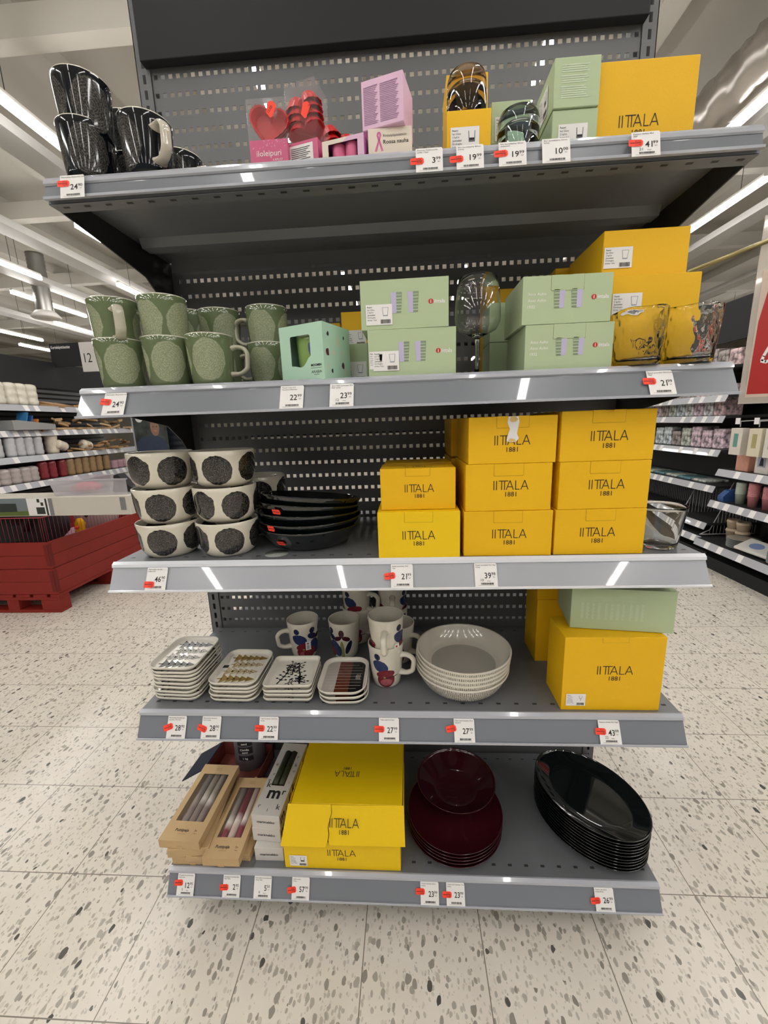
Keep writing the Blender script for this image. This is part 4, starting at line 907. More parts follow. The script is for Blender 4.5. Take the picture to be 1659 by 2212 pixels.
o=tumbler('wavy clear drinking glass in front of the large yellow carton, right of two',.560,-.388,z,wavy=.028,rot=1.9,base=.013,h_=.100,R=.0475,rb=.040)
tumbler('smooth clear tumbler at the right end of the third shelf',.566,-.352,ZT[2],R=.048,rb=.036,h_=.092)
R=.044
pr=[(.001,0),(.037,0),(.038,.0012),(.02,.003),(.0055,.007),(.0035,.02),(.003,.05),(.0035,.068),(.006,.076),(.020,.0815),(.036,.090),(.0425,.103),(.0440,.115),(.0432,.14),(.0405,.165),(.0365,.1905),(.0358,.1908),(.0355,.190),(.0395,.165),(.0421,.14),(.0429,.115),(.0413,.104),(.035,.0918),(.020,.0835),(.008,.080),(.001,.079)]
k_=.176/.1908
tag(MB().lathe([(a,b*k_) for a,b in pr],64).build('wine_glass',clearg,loc=(.170,-.372,z)),'clear stemmed wine glass standing between the sage cartons','glass')
# ---------------------------------------------------------------- bottom shelf goods
z=ZT[4]
def kraftbox(label,loc,rz,w_,L_,h_,cols=None,tilt=0.,ry=0):
    t=thing('candle_box',label,'candle box',loc,(tilt,ry,rz),'kraft boxes of candles')
    mb=MB(); x0,x1,y0,y1=-w_/2,w_/2,-L_/2,L_/2; wx0,wx1,wy0,wy1=x0+.016,x1-.016,y0+.055,y1-.035
    if cols:
        for a,b,c2,d2 in ((x0,x1,y0,wy0),(x0,x1,wy1,y1),(x0,wx0,wy0,wy1),(wx1,x1,wy0,wy1)): mb.box(a,b,c2,d2,h_-.001,h_)
        mb.box(x0,x1,y0,y0+.001,0,h_-.001); mb.box(x0,x1,y1-.001,y1,0,h_-.001); mb.box(x0,x0+.001,y0+.001,y1-.001,0,h_-.001); mb.box(x1-.001,x1,y0+.001,y1-.001,0,h_-.001); mb.box(x0+.001,x1-.001,y0+.001,y1-.001,0,.001)
        mb.text('Puttipaja',.016,(-.006,y0+.026,h_+.0003),XR,(0,1,0),1,'c',wid=.038,bold=.02); mb.text('KYNTTILÄT',.004,(-.002,y0+.018,h_+.0003),XR,(0,1,0),2,'c'); mb.text('3x',.008,(.032,y0+.027,h_+.0003),XR,(0,1,0),1,'c'); mb.text('25cm',.004,(.033,y0+.02,h_+.0003),XR,(0,1,0),1,'c')
        mb.text('palosuojattu',.004,(0,y1-.016,h_+.0003),XR,(0,1,0),2,'c'); mb.text('kynttilä 3 kpl',.004,(0,y1-.022,h_+.0003),XR,(0,1,0),2,'c')
    else: mb.box(x0,x1,y0,y1,0,h_)
    mb.box(-.008,.008,y0-.0015,y0,-.0005,.006)
    mb.build('carton',[kraft,ink,mat('brown_print',s2l((140,108,70)),rough=.7)],t,bevel=.0008,bseg=1)
    if cols:
        MB().add([(wx0,wy0,h_-.0012),(wx1,wy0,h_-.0012),(wx1,wy1,h_-.0012),(wx0,wy1,h_-.0012)],[(0,1,2,3)]).build('window_film',mat('thin_film',(1,1,1),rough=.15,alpha=.04,spec=.2),t)
        for k,cm in enumerate(cols):
            MB().tube([(-.021+.021*k,y0+.012,.0125),(-.021+.021*k,y1-.008,.0125)],.0098,16).build('candle',cm,t)
    return t
def dipmat(name,c0,c1,c2,m0):
    m=mat(name,c0,rough=.4); q=NB(m); vec,x,y,zz=q.coord(); b=m.node_tree.nodes['Principled BSDF']
    n=q.nt.nodes.new('ShaderNodeValToRGB'); f=q.m('ADD',q.m('DIVIDE',y,.22),.5); q.L.new(f,n.inputs[0]); e=n.color_ramp.elements
    e[0].position=m0-.12; e[0].color=(*c0,1); e[1].position=m0+.10; e[1].color=(*c2,1); k=e.new(m0-.02); k.color=(*c1,1); q.L.new(n.outputs[0],b.inputs['Base Color']); return m
tau=s2l((128,112,104)); tl=s2l((214,206,198)); tb=s2l((162,152,136)); rw=s2l((122,24,40)); pk=s2l((196,172,158)); wh=s2l((226,214,206))
c1=[dipmat('taupe_dip',tau,s2l((150,134,124)),s2l((120,112,104)),.5),dipmat('cream_dip',tau,tl,tb,.55),dipmat('cream_dip_low',tau,tl,tb,.52)]
c2=[dipmat('grey_red_dip',rw,wh,s2l((150,138,130)),.42),dipmat('red_cream_dip',pk,wh,rw,.45),dipmat('cream_red_dip',rw,wh,pk,.47)]
kraftbox('kraft candle box with window and taupe-white candles, topmost at far left of the bottom shelf',(-.592,-.282,z+.0515),-.03,.112,.245,.025,c1)
kraftbox('plain kraft box directly under the taupe candle box',(-.586,-.285,z+.0258),.10,.110,.24,.025)
kraftbox('lowest kraft box at the far left of the bottom shelf',(-.568,-.285,z),.02,.110,.24,.025)
kraftbox('kraft candle box with window and red-white candles beside the letter boxes',(-.478,-.300,z+.022),-.0,.098,.245,.025,c2,ry=0)
kraftbox('plain kraft box under the red-white candle box',(-.452,-.270,z),-.06,.09,.24,.0215)
def letters(seed,big=True):
    def f(mb,w_,d_,h_):
        rnd=random.Random(seed)
        mb.text('marimekko',.010,(0,-d_/2-.0004,h_*.42),XR,ZU,1,'c',wid=w_*.62,bold=.02)
        if big:
            T3=[('m',.050,0,.052,.03),('r',.018,-.026,.022,0),('k',.022,.027,.020,0.01),('i',.016,.0,.012,0),('r',.026,.027,.065,.02),('k',.028,-.024,.085,0),('r',.015,-.024,.125,0),('o',.014,-.03,.105,0),('m',.03,.004,.20,.03),('k',.018,.031,.16,0),('o',.014,.031,.14,0),('r',.018,.028,.19,0),('e',.016,-.028,.16,0),('i',.012,.03,.10,0)]
            for s_,sz,a,b,bo in T3: mb.text(s_,sz,(a,-d_/2+b,h_+.0004),XR,(0,1,0),1,'c',bold=bo)
        for k in range(7): mb.text(rnd.choice('imrko'),rnd.choice((.018,.03,.04)),(w_/2+.0004,-d_/2+.02+.03*k,h_*.25),(0,1,0),ZU,1,'c',bold=.03)
    return f
cg=mat('dark_green_candle',s2l((46,50,30)),rough=.35)
def mk(label,cx,yf,zz,rz,top): 
    t=carton('letter_box',label,cx,yf,zz,.078,.25,.042,offw,rz=rz,pr=letters(3,top),group='white boxes printed with black letters'); t['category']='candle box'
    if top:
        tag(MB().box(-.019,.019,-.125+.092,.09,.0415,.0424).build('window_opening',mat('window_dark',s2l((20,22,14)),rough=.3,coat=.5),t),'dark window of the box')
        for k in (-1,1): MB().tube([(k*.0095,-.125+.095,.040),(k*.0095,.088,.040)],.0088,12).build('candle',cg,t)
    return t
mk('white letter box showing green candles in its window, topmost of three',-.369,-.372,z+.0855,-.06,True)
mk('white box reading marimekko, middle of the three letter boxes',-.371,-.372,z+.043,-.06,False)
mk('white box reading marimekko, lowest of the three and pushed right',-.362,-.389,z,0.0,False)
# yellow cartons with the torn flap
t=carton('yellow_carton','long yellow carton lying at the bottom under the torn one on the lowest shelf',-.163,-.404,z,.304,.31,.085,yellow_lit,pr=lambda mb,w_,d_,h_:logo(mb,(.0,-d_/2-.0004,h_*.62),XR,ZU,.02)); sticker_label(t,(-.138,-.1558,.008),XR,ZU,.046,.034,kind='votive')
t=thing('yellow_carton','torn yellow carton with its lid flap hanging open over the lower one','box',(-.150,-.215,z+.0855),(0,0,0))
mb=MB().box(-.146,.146,-.155,.155,0,.083); logo(mb,(-.012,-.062,.0834),(-1,0,0),(0,-1,0),.019); mb.build('carton',[yellow_lit,ink],t,bevel=.001,bseg=1)
mb=MB(); 
# torn lid flap: two pieces parted by a ragged tear
y0,z1=-.157,.0845; fl=Vector((0,-.045,-.083)).normalized(); L_=.094
def FP(a,b): p=Vector((a,y0,z1))+fl*b; return tuple(p)
tear=[(-.040,.0),(-.037,.018),(-.042,.034),(-.046,.050),(-.043,.068),(-.046,.082),(-.050,L_)]
tearR=[(-.0388,.002),(-.0355,.018),(-.0402,.034),(-.044,.050),(-.0412,.068),(-.0435,.080),(-.040,L_*.955)]
Lp=[(-.152,0)]+tear+[(-.060,L_),(-.166,L_)]; Rp=tearR+[(.0,L_*.96),(.05,L_*.955),(.152,L_*.95),(.150,0)]
nf=Vector((0,-.083,.045)).normalized()
for q,of in ((Lp,.0025),(Rp,0)):
    n=len(q); V=[Vector(FP(a,b))+nf*of for a,b in q]; V2=[v-nf*.0012 for v in V]
    mb.add(V+V2,[tuple(range(n)),tuple(range(2*n-1,n-1,-1))]+[(i,i+n,(i+1)%n+n,(i+1)%n) for i in range(n)])
logo(mb,Vector(FP(-.003,.040))+nf*.0045,XR,-fl,.0205)
mb.build('lid_flap',[yellow_lit,ink],t)
for sx in (-1,1): MB().prism([(-.155,.0),(-.155,.084),(-.02,.084),(-.06,.05)],sx*.149-.0006,sx*.149+.0006,'x').build('side_flap',yellow_lit,t)
# open navy box and tin
t=thing('navy_box','open dark blue box with a reddish inside behind the candle boxes','box',(-.555,-.105,z+.004),(0,0,-.08))
nvm=mat('navy_board',s2l((24,36,58)),rough=.5,spec=.25,var=.2,vscale=30); brick=mat('brick_red_board',s2l((110,52,44)),rough=.5,var=.1,vscale=20)
mb=MB(); mb.box(-.09,.09,-.06,.06,0,.002); mb.box(-.09,.09,.058,.06,0,.055); mb.box(.088,.09,-.06,.06,0,.045); mb.box(-.09,-.088,-.06,.06,0,.055); mb.build('tray',[brick],t)
mb=MB(); mb.add([(-.0,0,0),(-.0,.115,0),(-.085,.115,-.055),(-.085,0,-.055)],[(0,1,2,3)]); o=mb.build('hinged_lid',nvm,t); o.location=(-.09,-.065,.058); so=o.modifiers.new('s','SOLIDIFY'); so.thickness=.003
MB().box(-.092,.092,.061,.063,0,.058).build('outer_sleeve',nvm,t)
t=thing('candle_sand_tin','grey tin reading Candle sand at the back of the bottom shelf','tin',(-.532,-.03,z)); t.location=(-.535,-.062,z); t.rotation_euler=(0,0,.08)
MB().lathe([(.001,0),(.05,0),(.0515,.002),(.0515,.128),(.050,.131),(.001,.131)],40).build('can',mat('tin_grey',s2l((112,112,118)),rough=.4,metal=.4),t)
mb=MB()
for (zz,hh,tt) in ((.074,.026,('Candle','sand')),(.104,.018,('BRAND','')),(.048,.018,('1 kg',''))):
    if tt[0]=='BRAND': tt=('sand','')
    N=10; V=[];F=[]
    for k in range(N+1): a=rad(-118+56*k/N); V+=[(.052*math.cos(a),.052*math.sin(a),zz),(.052*math.cos(a),.052*math.sin(a),zz+hh)]
    F=[(2*k,2*k+2,2*k+3,2*k+1) for k in range(N)]; mb.add(V,F,0,True)
    for j,s_ in enumerate(tt):
        if s_: mb.text(s_,.0105,(0,-.0538,zz+hh-.011-.011*j),XR,ZU,1,'c',bold=.02)
mb.build('wrap_label',[ink,paper],t)
# ---------------------------------------------------------------- left aisle shelving
rowm=mat('far_strip',s2l((176,178,184)),rough=.3,coat=.5)
def far_unit(name,label,x,face,y0,y1,levels,depth,zh,hdr,backz,slat=True,tags=True,base=None):
    """shelving along y whose front faces `face` (+1 = towards +x)"""
    t=thing(name,label,'shelving unit',(x,y0,0))
    L=y1-y0; s=face
    def bx(a0,a1,b0,b1,c0,c1,mb,mi=0):
        A,B=sorted((a0*s,a1*s)); mb.box(A,B,b0,b1,c0,c1,mi)
    mb=MB(); bx(-depth-.05,-depth,0,L,.05,backz,mb)
    if slat:
        k=.2
        while k<backz-.02: bx(-depth,-depth+.004,0,L,k,k+.03,mb,1); k+=.05
    mb.build('back_panel',[darksteel,mat('slat_grey',s2l((128,128,130)),rough=.5)],t)
    if hdr: 
        mb=MB(); bx(-.12,-.09,0,L,hdr[0],hdr[1],mb); mb.build('header_board',headm,t)
        mb=MB(); bx(-depth,-.09,-.02,0,hdr[0],hdr[1],mb); mb.build('header_end',headm,t)
    for k,(zz,xo) in enumerate(levels):
        mb=MB(); bx(-depth,xo,0,L,zz-.02,zz,mb); o=mb.build('shelf',darksteel,t)
        mb=MB(); A=(xo+.0,xo+.03); V=[]
        mb.prism([(xo*s,zz),((xo+.022)*s,zz-.055),((xo+.018)*s,zz-.057),((xo-.004)*s,zz-.002)],0,L,'y')
        rnd=random.Random(k); y=.06
        while y<L-.08:
            mb.add([((xo+.0012)*s,y,zz-.002),((xo+.0012)*s,y+.05,zz-.002),((xo+.0225)*s,y+.05,zz-.053),((xo+.0225)*s,y,zz-.053)],[(0,1,2,3)],1); y+=rnd.choice((.14,.2,.3,.11))
        mb.build('ticket_strip',[rowm,paper],o)
    mb=MB(); bx(-depth,(levels[-1][1] if base is None else base)-.06,0,L,0,.10,mb); mb.build('base_plinth',headm,t)
    return t
UL=far_unit('wall_shelving','long dark aisle shelving at far left with paper cups and wooden pieces',-3.5,1,1.2,3.98,[(1.575,0),(1.345,.02),(1.115,.05),(.88,.08),(.5,.1),(.2,.12)],.45,1.0,(1.76,2.02),1.95)
# products, left aisle: positions by y along the shelf
def tubepack(label,loc,r=.04,h_=.2,c=(214,210,204),group=None,name='cup_pack',tilt=0,seg=14):
    pr=[(.001,0)]+[(r*(.9+.1*((k%3)/2)),h_*k/9) for k in range(10)]+[(r*.5,h_+.01),(.001,h_+.012)]
    o=MB().lathe(pr,seg).build(name,mat('wrapped_%d_%d_%d'%c,s2l(c),rough=.25,coat=.8,var=.15,vscale=30),loc=loc,rot=(tilt,0,0)); return tag(o,label,'cup pack',group)
X=-3.58
for k,y in enumerate((2.0,2.15,2.3,2.42,2.52,2.63)): tubepack('tall wrapped pack of white paper cups on the upper left shelf',(X,y,1.575),.06,.19,(218,212,196),'white cup packs upper left shelf')
woodm=mat('birch_brown',s2l((168,132,92)),rough=.7,var=.2,vscale=30); woodl=mat('birch_pale',s2l((196,164,122)),rough=.7,var=.2,vscale=30)
def pile(group,label,x,ya,yb,zz,n,size,m,name,seed=0,spread=.1,hh=.05):
    rnd=random.Random(seed); base=None
    for k in range(n):
        if base is None:
            L_,w_,t_=size; base=MB().prism([(-L_,-w_*.4),(-L_*.5,-w_*.8),(0,-w_),(L_*.7,-w_*.8),(L_,0),(L_*.5,w_*.9),(-L_*.6,w_*.7)],0,t_,'z').build(name,m); tag(base,label,'wooden piece' if 'wood' in name else 'pack',group); o=base
        else: o=base.copy(); COL.objects.link(o)
        o.location=(x+rnd.uniform(-spread,spread),ya+(yb-ya)*(k+.5)/n,zz+.003+rnd.uniform(0,hh) if k%2 else zz+.002); o.rotation_euler=(rnd.uniform(-.3,.3)*(k%2),rnd.uniform(-.35,.35)*(k%2),rnd.uniform(0,3))
pile('flat brown packs on the upper left shelf','flat brown pack lying on the upper left shelf',X,2.72,3.5,1.575,8,(.12,.06,.02),woodm,'flat_pack',1,.06,.03)
pile('wooden serving pieces second shelf','pale wooden serving piece lying loose on the second left shelf',X+.02,2.75,3.85,1.345,34,(.07,.024,.018),woodl,'wooden_spoon_pack',2,.09,.12)
pile('wooden serving pieces third shelf','brown wooden serving piece lying loose on the third left shelf',X+.05,2.95,3.85,1.115,30,(.07,.028,.018),woodm,'wooden_fork_pack',3,.09,.09)
t=thing('display_tray','pale grey display tray with blue and orange booklets on the second left shelf','tray',(X+.08,2.45,1.349))
MB().prism([(-.22,0),(.22,0),(.22,.05),(-.16,.085),(-.22,.085)],-.08,.08,'x').build('tray_body',mat('tray_grey',s2l((150,150,148)),rough=.6),t)
for k,(c,yy) in enumerate(((( 52,112,160),-.08),((40,84,140),-.03),((206,130,60),.03),((150,104,74),.10))): MB().box(-.05,.05,yy,yy+.012,.02,.14-.012*k).build('booklet',mat('booklet_%d'%k,s2l(c),rough=.5),t,rot=(-.35,0,0))
for k,y in enumerate((2.0,2.12,2.24,2.33,2.42,2.52)): tubepack('clear wrapped stack of silver cups on the third left shelf',(X+.07,y,1.115),.045,.17,(196,196,198),'silver wrapped cup stacks')
tubepack('round white wrapped cup bundle standing upright on the third left shelf',(X+.05,2.70,1.115),.06,.19,(220,208,188)); tubepack('white wrapped cup bundle fallen over beside the upright one',(X+.1,2.80,1.17),.05,.10,(216,204,186),tilt=1.2)
tubepack('single white wrapped bundle lying among the wooden pieces',(X+.08,3.15,1.16),.055,.1,(220,210,190),tilt=1.3)
for k,y in enumerate((2.0,2.1,2.2,2.3,2.38)): tubepack('clear wrapped bundle of pale plastic cups on the fourth left shelf',(X+.09,y,.88),.055,.13,(186,176,172),'pale cup bundles fourth shelf')
for k,y in enumerate((2.5,2.6,2.72)): tubepack('wrapped stack of dark red paper cups on the fourth left shelf',(X+.09,y,.88),.045,.165,(134,44,52),'dark red cup stacks')
for k,y in enumerate((2.82,2.92,3.02,3.12,3.22,3.34)): tubepack('wrapped stack of kraft paper cups on the fourth left shelf',(X+.09,y,.88),.045,.17,(158,130,94),'kraft cup stacks')
for k,y in enumerate((3.46,3.56,3.66,3.76)): tubepack('small pink and white wrapped bundle at the far end of the fourth left shelf',(X+.09,y,.88),.05,.09,(188,150,160),'pink bundles fourth shelf')
# aisle sign
t=thing('aisle_sign','dark hanging aisle sign reading Kertakäyttöastiat with number 12','sign',(-3.28,3.0,1.95))
mb=MB().box(-.33,-.01,0,.02,.03,.255); mb.text('Kertakäyttöastiat',.04,(-.315,-.0006,.205),XR,ZU,1,'l',bold=.012,squash=.74); mb.build('sign_panel',[headm,paper],t)
mb=MB().box(-.01,.15,-.004,.016,-.03,.255); mb.text('12',.13,(.066,-.0046,.06),XR,ZU,1,'c',bold=.0,squash=.8); mb.build('number_panel',[offw,ink],t)
# poster
t=thing('poster_stand','tall poster of a man in a dark blue shirt holding food','poster',(-3.06,3.6,0))
mb=MB().box(-.2,.2,0,.012,.9,1.48); mb.build('poster_board',mat('poster_dark',s2l((70,76,72)),rough=.4,var=.5,vscale=7),t)
mb=MB(); y=-.0008
def blob(cx,cz,rx,rz,mi,yy,n=20,a0=0,a1=2*PI): mb.flat([[(cx+rx*math.cos(a0+(a1-a0)*k/n),cz+rz*math.sin(a0+(a1-a0)*k/n)) for k in range(n)]],(0,yy,0),XR,ZU,mi)
mb.flat([[(-.19,.95),(.19,.95),(.19,1.14),(.14,1.21),(.06,1.25),(-.02,1.25),(-.12,1.23),(-.18,1.17)]],(0,y,0),XR,ZU,0)
blob(.06,1.34,.055,.10,1,y-.0004); blob(.06,1.41,.06,.045,3,y-.0006,20,0,PI); blob(.062,1.30,.02,.008,2,y-.0008); blob(.04,1.35,.008,.005,3,y-.0008); blob(.085,1.35,.008,.005,3,y-.0008)
blob(.09,1.02,.05,.045,2,y-.0006); blob(-.15,1.0,.03,.05,1,y-.0006); blob(-.02,.97,.03,.03,2,y-.0006); blob(-.12,1.45,.045,.045,4,y-.0006)
mb.build('poster_picture',[mat('poster_shirt',s2l((60,72,92)),rough=.5,var=.2,vscale=20),mat('poster_skin',s2l((156,122,106)),rough=.5,var=.15,vscale=20),mat('poster_food',s2l((190,140,96)),rough=.5,var=.3,vscale=40),mat('poster_hair',s2l((40,34,32)),rough=.5),paper],t)
MB().box(-.02,.02,.012,.03,0,1.0).build('post',steel,t); MB().box(-.22,-.205,-.004,.012,.6,1.55).build('edge_profile',rowm,t)
# a person in a dark jacket, seen only as a torso between the bracket and the bowls
def person():
    t=thing('person','person in a dark quilted jacket behind the shelf unit, mostly hidden','person',(-2.87,3.93,0),(0,0,.2))
    me=bpy.data.meshes.new('body'); V=[(0,0,.95),(0,0,1.12),(0,0,1.32),(0,0,1.48),(0,-.01,1.56),(0,-.015,1.64),(0,-.02,1.73),(-.19,0,1.43),(-.25,-.02,1.15),(-.22,-.14,.92),(-.22,-.2,.84),(.19,0,1.43),(.25,-.02,1.15),(.22,-.14,.92),(.22,-.2,.84),(-.1,0,.88),(-.11,0,.5),(-.11,.03,.08),(-.11,-.12,.04),(.1,0,.88),(.11,0,.5),(.11,.03,.08),(.11,-.12,.04)]
    E_=[(0,1),(1,2),(2,3),(3,4),(4,5),(5,6),(3,7),(7,8),(8,9),(9,10),(3,11),(11,12),(12,13),(13,14),(0,15),(15,16),(16,17),(17,18),(0,19),(19,20),(20,21),(21,22)]
    me.from_pydata(V,E_,[]); o=bpy.data.objects.new('body',me); COL.objects.link(o); o.parent=t
    sk=o.modifiers.new('skin','SKIN'); R_=[.16,.15,.17,.13,.06,.085,.075,.08,.055,.04,.035,.08,.055,.04,.035,.1,.07,.05,.04,.1,.07,.05,.04]
    for v,r__ in zip(me.skin_vertices[0].data,R_): v.radius=(r__,r__*.85)
    me.skin_vertices[0].data[0].use_root=True; sb=o.modifiers.new('s','SUBSURF'); sb.levels=2; sb.render_levels=2
    me.materials.append(mat('skin_tone',s2l((190,150,128)),rough=.6))
    # jacket as quilted shell, trousers
    pr=[(.17,.80)]
    for k in range(60): f=k/59; zz=.82+.68*f; r__=.205+.035*math.sin(f*PI)-.07*max(0,f-.75)*4*.5; pr.append((r__+.013*abs(math.sin(f*PI*10)),zz))
    pr+=[(.10,1.53),(.08,1.56)]
    mb=MB().lathe(pr,36,sx=1.05,sy=.72,cap=False)
    for sx in (-1,1):
        P_=[(sx*.19,0,1.43),(sx*.24,-.0,1.3),(sx*.26,-.02,1.15),(sx*.24,-.09,1.0),(sx*.225,-.15,.92)]
        mb.tube(P_,[.085,.08,.075,.068,.06],16)
    o=mb.build('jacket',mat('navy_quilt',s2l((22,27,38)),rough=.55),t)
    mb=MB()
    for sx in (-1,1): mb.tube([(sx*.09,0,.9),(sx*.11,0,.5),(sx*.11,.02,.12)],[.11,.085,.07],14)
    mb.build('trousers',mat('black_cloth',s2l((24,24,26)),rough=.8),t)
    MB().lathe([(.001,1.83)]+[(.092*math.sin(a/8*PI*.55),1.73+.10*math.cos(a/8*PI*.55)) for a in range(1,9)],20).build('hair',mat('brown_hair',s2l((58,44,34)),rough=.7),t)
    return t
person()
# ---------------------------------------------------------------- red pallet boxes
redw=mat('red_painted_wood',s2l((138,34,26)),rough=.55,var=.15,vscale=14,bump=.2,bscale=60); redd=mat('red_wood_dark',s2l((112,28,22)),rough=.7); wire=mat('red_wire',s2l((150,52,62)),rough=.4)
def palletbox(label,x1,y0,w_=1.2,d_=.8,fence=True):
    """x1 = right side, y0 = front; collars stand on a pallet"""
    t=thing('pallet_box',label,'pallet box',(x1,y0,0))
    mb=MB()
    for xx in (-.1,-w_/2,-w_+.05): 
        for yy in (.0,d_/2-.05,d_-.1): mb.box(xx-.045 if xx!=-.1 else -.145,xx+.045 if xx!=-.1 else 0,yy,yy+.1,.022,.1)
    for yy in (0,d_/2-.05,d_-.1): mb.box(-w_,0,yy,yy+.1,0,.022); mb.box(-w_,0,yy,yy+.1,.1,.122)
    k=-w_
    while k<-.05: mb.box(k,min(0,k+.11),0,d_,.122,.144); k+=.135
    mb.build('pallet',redw,t,bevel=.003,bseg=1)
    for q in range(2):
        mb=MB(); zb=.146+q*.2
        for j in (0,1):
            za=zb+.099*j; mb.box(-w_,0,0,.02,za,za+.0975); mb.box(-w_,0,d_-.02,d_,za,za+.0975); mb.box(-w_,-w_+.02,.02,d_-.02,za,za+.0975); mb.box(-.02,0,.02,d_-.02,za,za+.0975)
        mb.build('pallet_collar',redw,t,bevel=.0025,bseg=1)
        mb=MB()
        for xx,yy in ((-.03,-.003),(-w_+.0,-.003)): MB().box(xx,xx+.028,yy,yy+.003,zb+.02,zb+.18).build('hinge_plate',redd,t)
        MB().box(0,.003,.0,.03,zb+.02,zb+.18).build('hinge_plate',redd,t)
    if fence:
        mb=MB(); zt=.545; h_=.18
        n=int(w_/.034)
        for k in range(n+1): mb.tube([(-w_*k/n,.01,zt),(-w_*k/n,.01,zt+h_)],.0013,5); mb.tube([(-w_*k/n,d_-.01,zt),(-w_*k/n,d_-.01,zt+h_)],.0013,5)
        n=int(d_/.034)
        for k in range(n+1): mb.tube([(-.01,d_*k/n,zt),(-.01,d_*k/n,zt+h_)],.0013,5)
        for P_ in ([(-w_,.01,zt+h_),(-.01,.01,zt+h_),(-.01,d_-.01,zt+h_),(-w_,d_-.01,zt+h_)],): 
            for a,b in zip(P_,P_[1:]): mb.tube([a,b],.004,6)
        mb.build('wire_fence',wire,t)
    return t
palletbox('red painted pallet box with wire fence at left, nearest to the camera',-2.57,1.43,.74,1.2)
palletbox('second red pallet box behind the nearest one',-2.45,2.70,.79,.85)
tag(MB().box(-.71,-.03,.03,1.17,.15,.40).build('blanket_pile',mat('pink_cloth',s2l((196,150,168)),rough=.9,var=.2),loc=(-2.575,1.43,0)),'pink textiles filling the nearest red pallet box','textile')
# baby carrier: dark seat shell with a handle
t=thing('child_seat','black child car seat with carry handle lying in the red pallet box','car seat',(-2.98,1.80,.404),(0,0,.3)); dkp=mat('black_fabric',s2l((38,38,40)),rough=.8,var=.15,vscale=30)
prof=[]
mb=MB()
mb.lathe([(.001,.0),(.12,.01),(.19,.06),(.22,.14),(.215,.22),(.19,.25),(.17,.24),(.16,.16),(.12,.09),(.001,.07)],32,sx=1.25,sy=.8); o=mb.build('seat_shell',dkp,t); o.rotation_euler=(.0,-.25,0)
MB().lathe([(.235,.10),(.225,.2),(.18,.29),(.10,.34),(.001,.36)],32,sx=.75,sy=.8,cap=False).build('sun_canopy',dkp,t,loc=(-.12,0,0))
MB().tube([(.02,-.19,.18),(.06,-.2,.28),(.14,-.15,.36),(.18,0,.385),(.14,.15,.36),(.06,.2,.28),(.02,.19,.18)],.017,10).build('carry_handle',mat('black_plastic',s2l((26,26,28)),rough=.4),t)
# plush toys
t=thing('plush_owl','round grey and pink plush toy leaning on the wire of the red pallet box','plush toy',(-2.83,2.25,.402))
MB().lathe([(.001,0)]+[(.2*math.sin(PI*k/16)**.7,.2-.2*math.cos(PI*k/16)) for k in range(1,16)]+[(.001,.36)],28,sy=.6).build('plush_body',mat('plush_grey',s2l((186,160,158)),rough=.95,var=.15,vscale=12),t)
for k in (-1,1): MB().lathe([(.001,0),(.025,0),(.03,.006),(.001,.012)],18).build('eye',mat('plush_eye',s2l((96,80,92)),rough=.7),t,loc=(.06*k,-.115,.24),rot=(PI/2,0,0))
MB().lathe([(.001,0),(.02,0),(.001,.02)],12).build('beak',mat('plush_beak',s2l((80,66,70)),rough=.8),t,loc=(0,-.12,.19),rot=(PI/2,0,0))
t=thing('yellow_toy','small bright yellow plush toy beside the child car seat','plush toy',(-2.70,1.90,.402)); MB().lathe([(.001,0),(.05,.02),(.055,.08),(.03,.13),(.04,.17),(.02,.21),(.001,.215)],16).build('toy_body',mat('toy_yellow',s2l((226,166,20)),rough=.9),t); MB().lathe([(.001,0),(.012,.0),(.014,.02),(.001,.03)],10).build('beak',stick,t,loc=(.02,-.05,.15),rot=(PI/2,0,0))
# long white carton on the fence, tub behind
t=thing('long_carton','long flat white carton with a picture lying on the red wire fence','box',(-2.45,1.50,.727+.108),(0,0,-.02))
mb=MB().box(-.75,.53,-.03,.2,-.105,.03); mb.build('carton',mat('white_board',s2l((206,200,188)),rough=.55,var=.03),t,bevel=.003)
mb=MB(); y=-.0312
mb.flat([[(-.75,-.10),(-.245,-.10),(-.245,.026),(-.75,.026)]],(0,y,0),XR,ZU,0); mb.flat([[(-.75,-.10),(-.245,-.10),(-.245,-.065),(-.75,-.08)]],(0,y-.0004,0),XR,ZU,1); mb.flat([[(-.75,-.075),(-.33,-.07),(-.33,-.01),(-.75,-.005)]],(0,y-.0006,0),XR,ZU,2); mb.flat([[(-.245,-.10),(-.08,-.10),(-.08,.026),(-.245,.026)]],(0,y-.0008,0),XR,ZU,3)
for a,b,c2,d2,mi in ((-.18,-.115,-.09,-.04,2),(-.165,-.145,-.005,.02,2),(-.14,-.12,-.03,-.005,2),(-.105,-.09,-.10,.022,2),(-.08,-.05,-.10,.022,4),(.46,.5,-.07,.02,4)): mb.flat([[(a,c2),(b,c2),(b,d2),(a,d2)]],(0,y-.001,0),XR,ZU,mi)
mb.build('printed_picture',[mat('picture_sky',s2l((120,130,134)),rough=.5,var=.25,vscale=9),mat('picture_lawn',s2l((96,112,56)),rough=.5),mat('picture_dark',s2l((48,56,52)),rough=.5),paper,mat('picture_grey',s2l((128,128,130)),rough=.5)],t)
t=thing('storage_tub','clear plastic tub with pink things inside, on the white carton','tub',(-2.27,1.665,.8655)); t.scale=(.92,.9,.92)
mb=MB(); tubm=mat('milky_plastic',s2l((206,202,206)),rough=.2,alpha=.38)
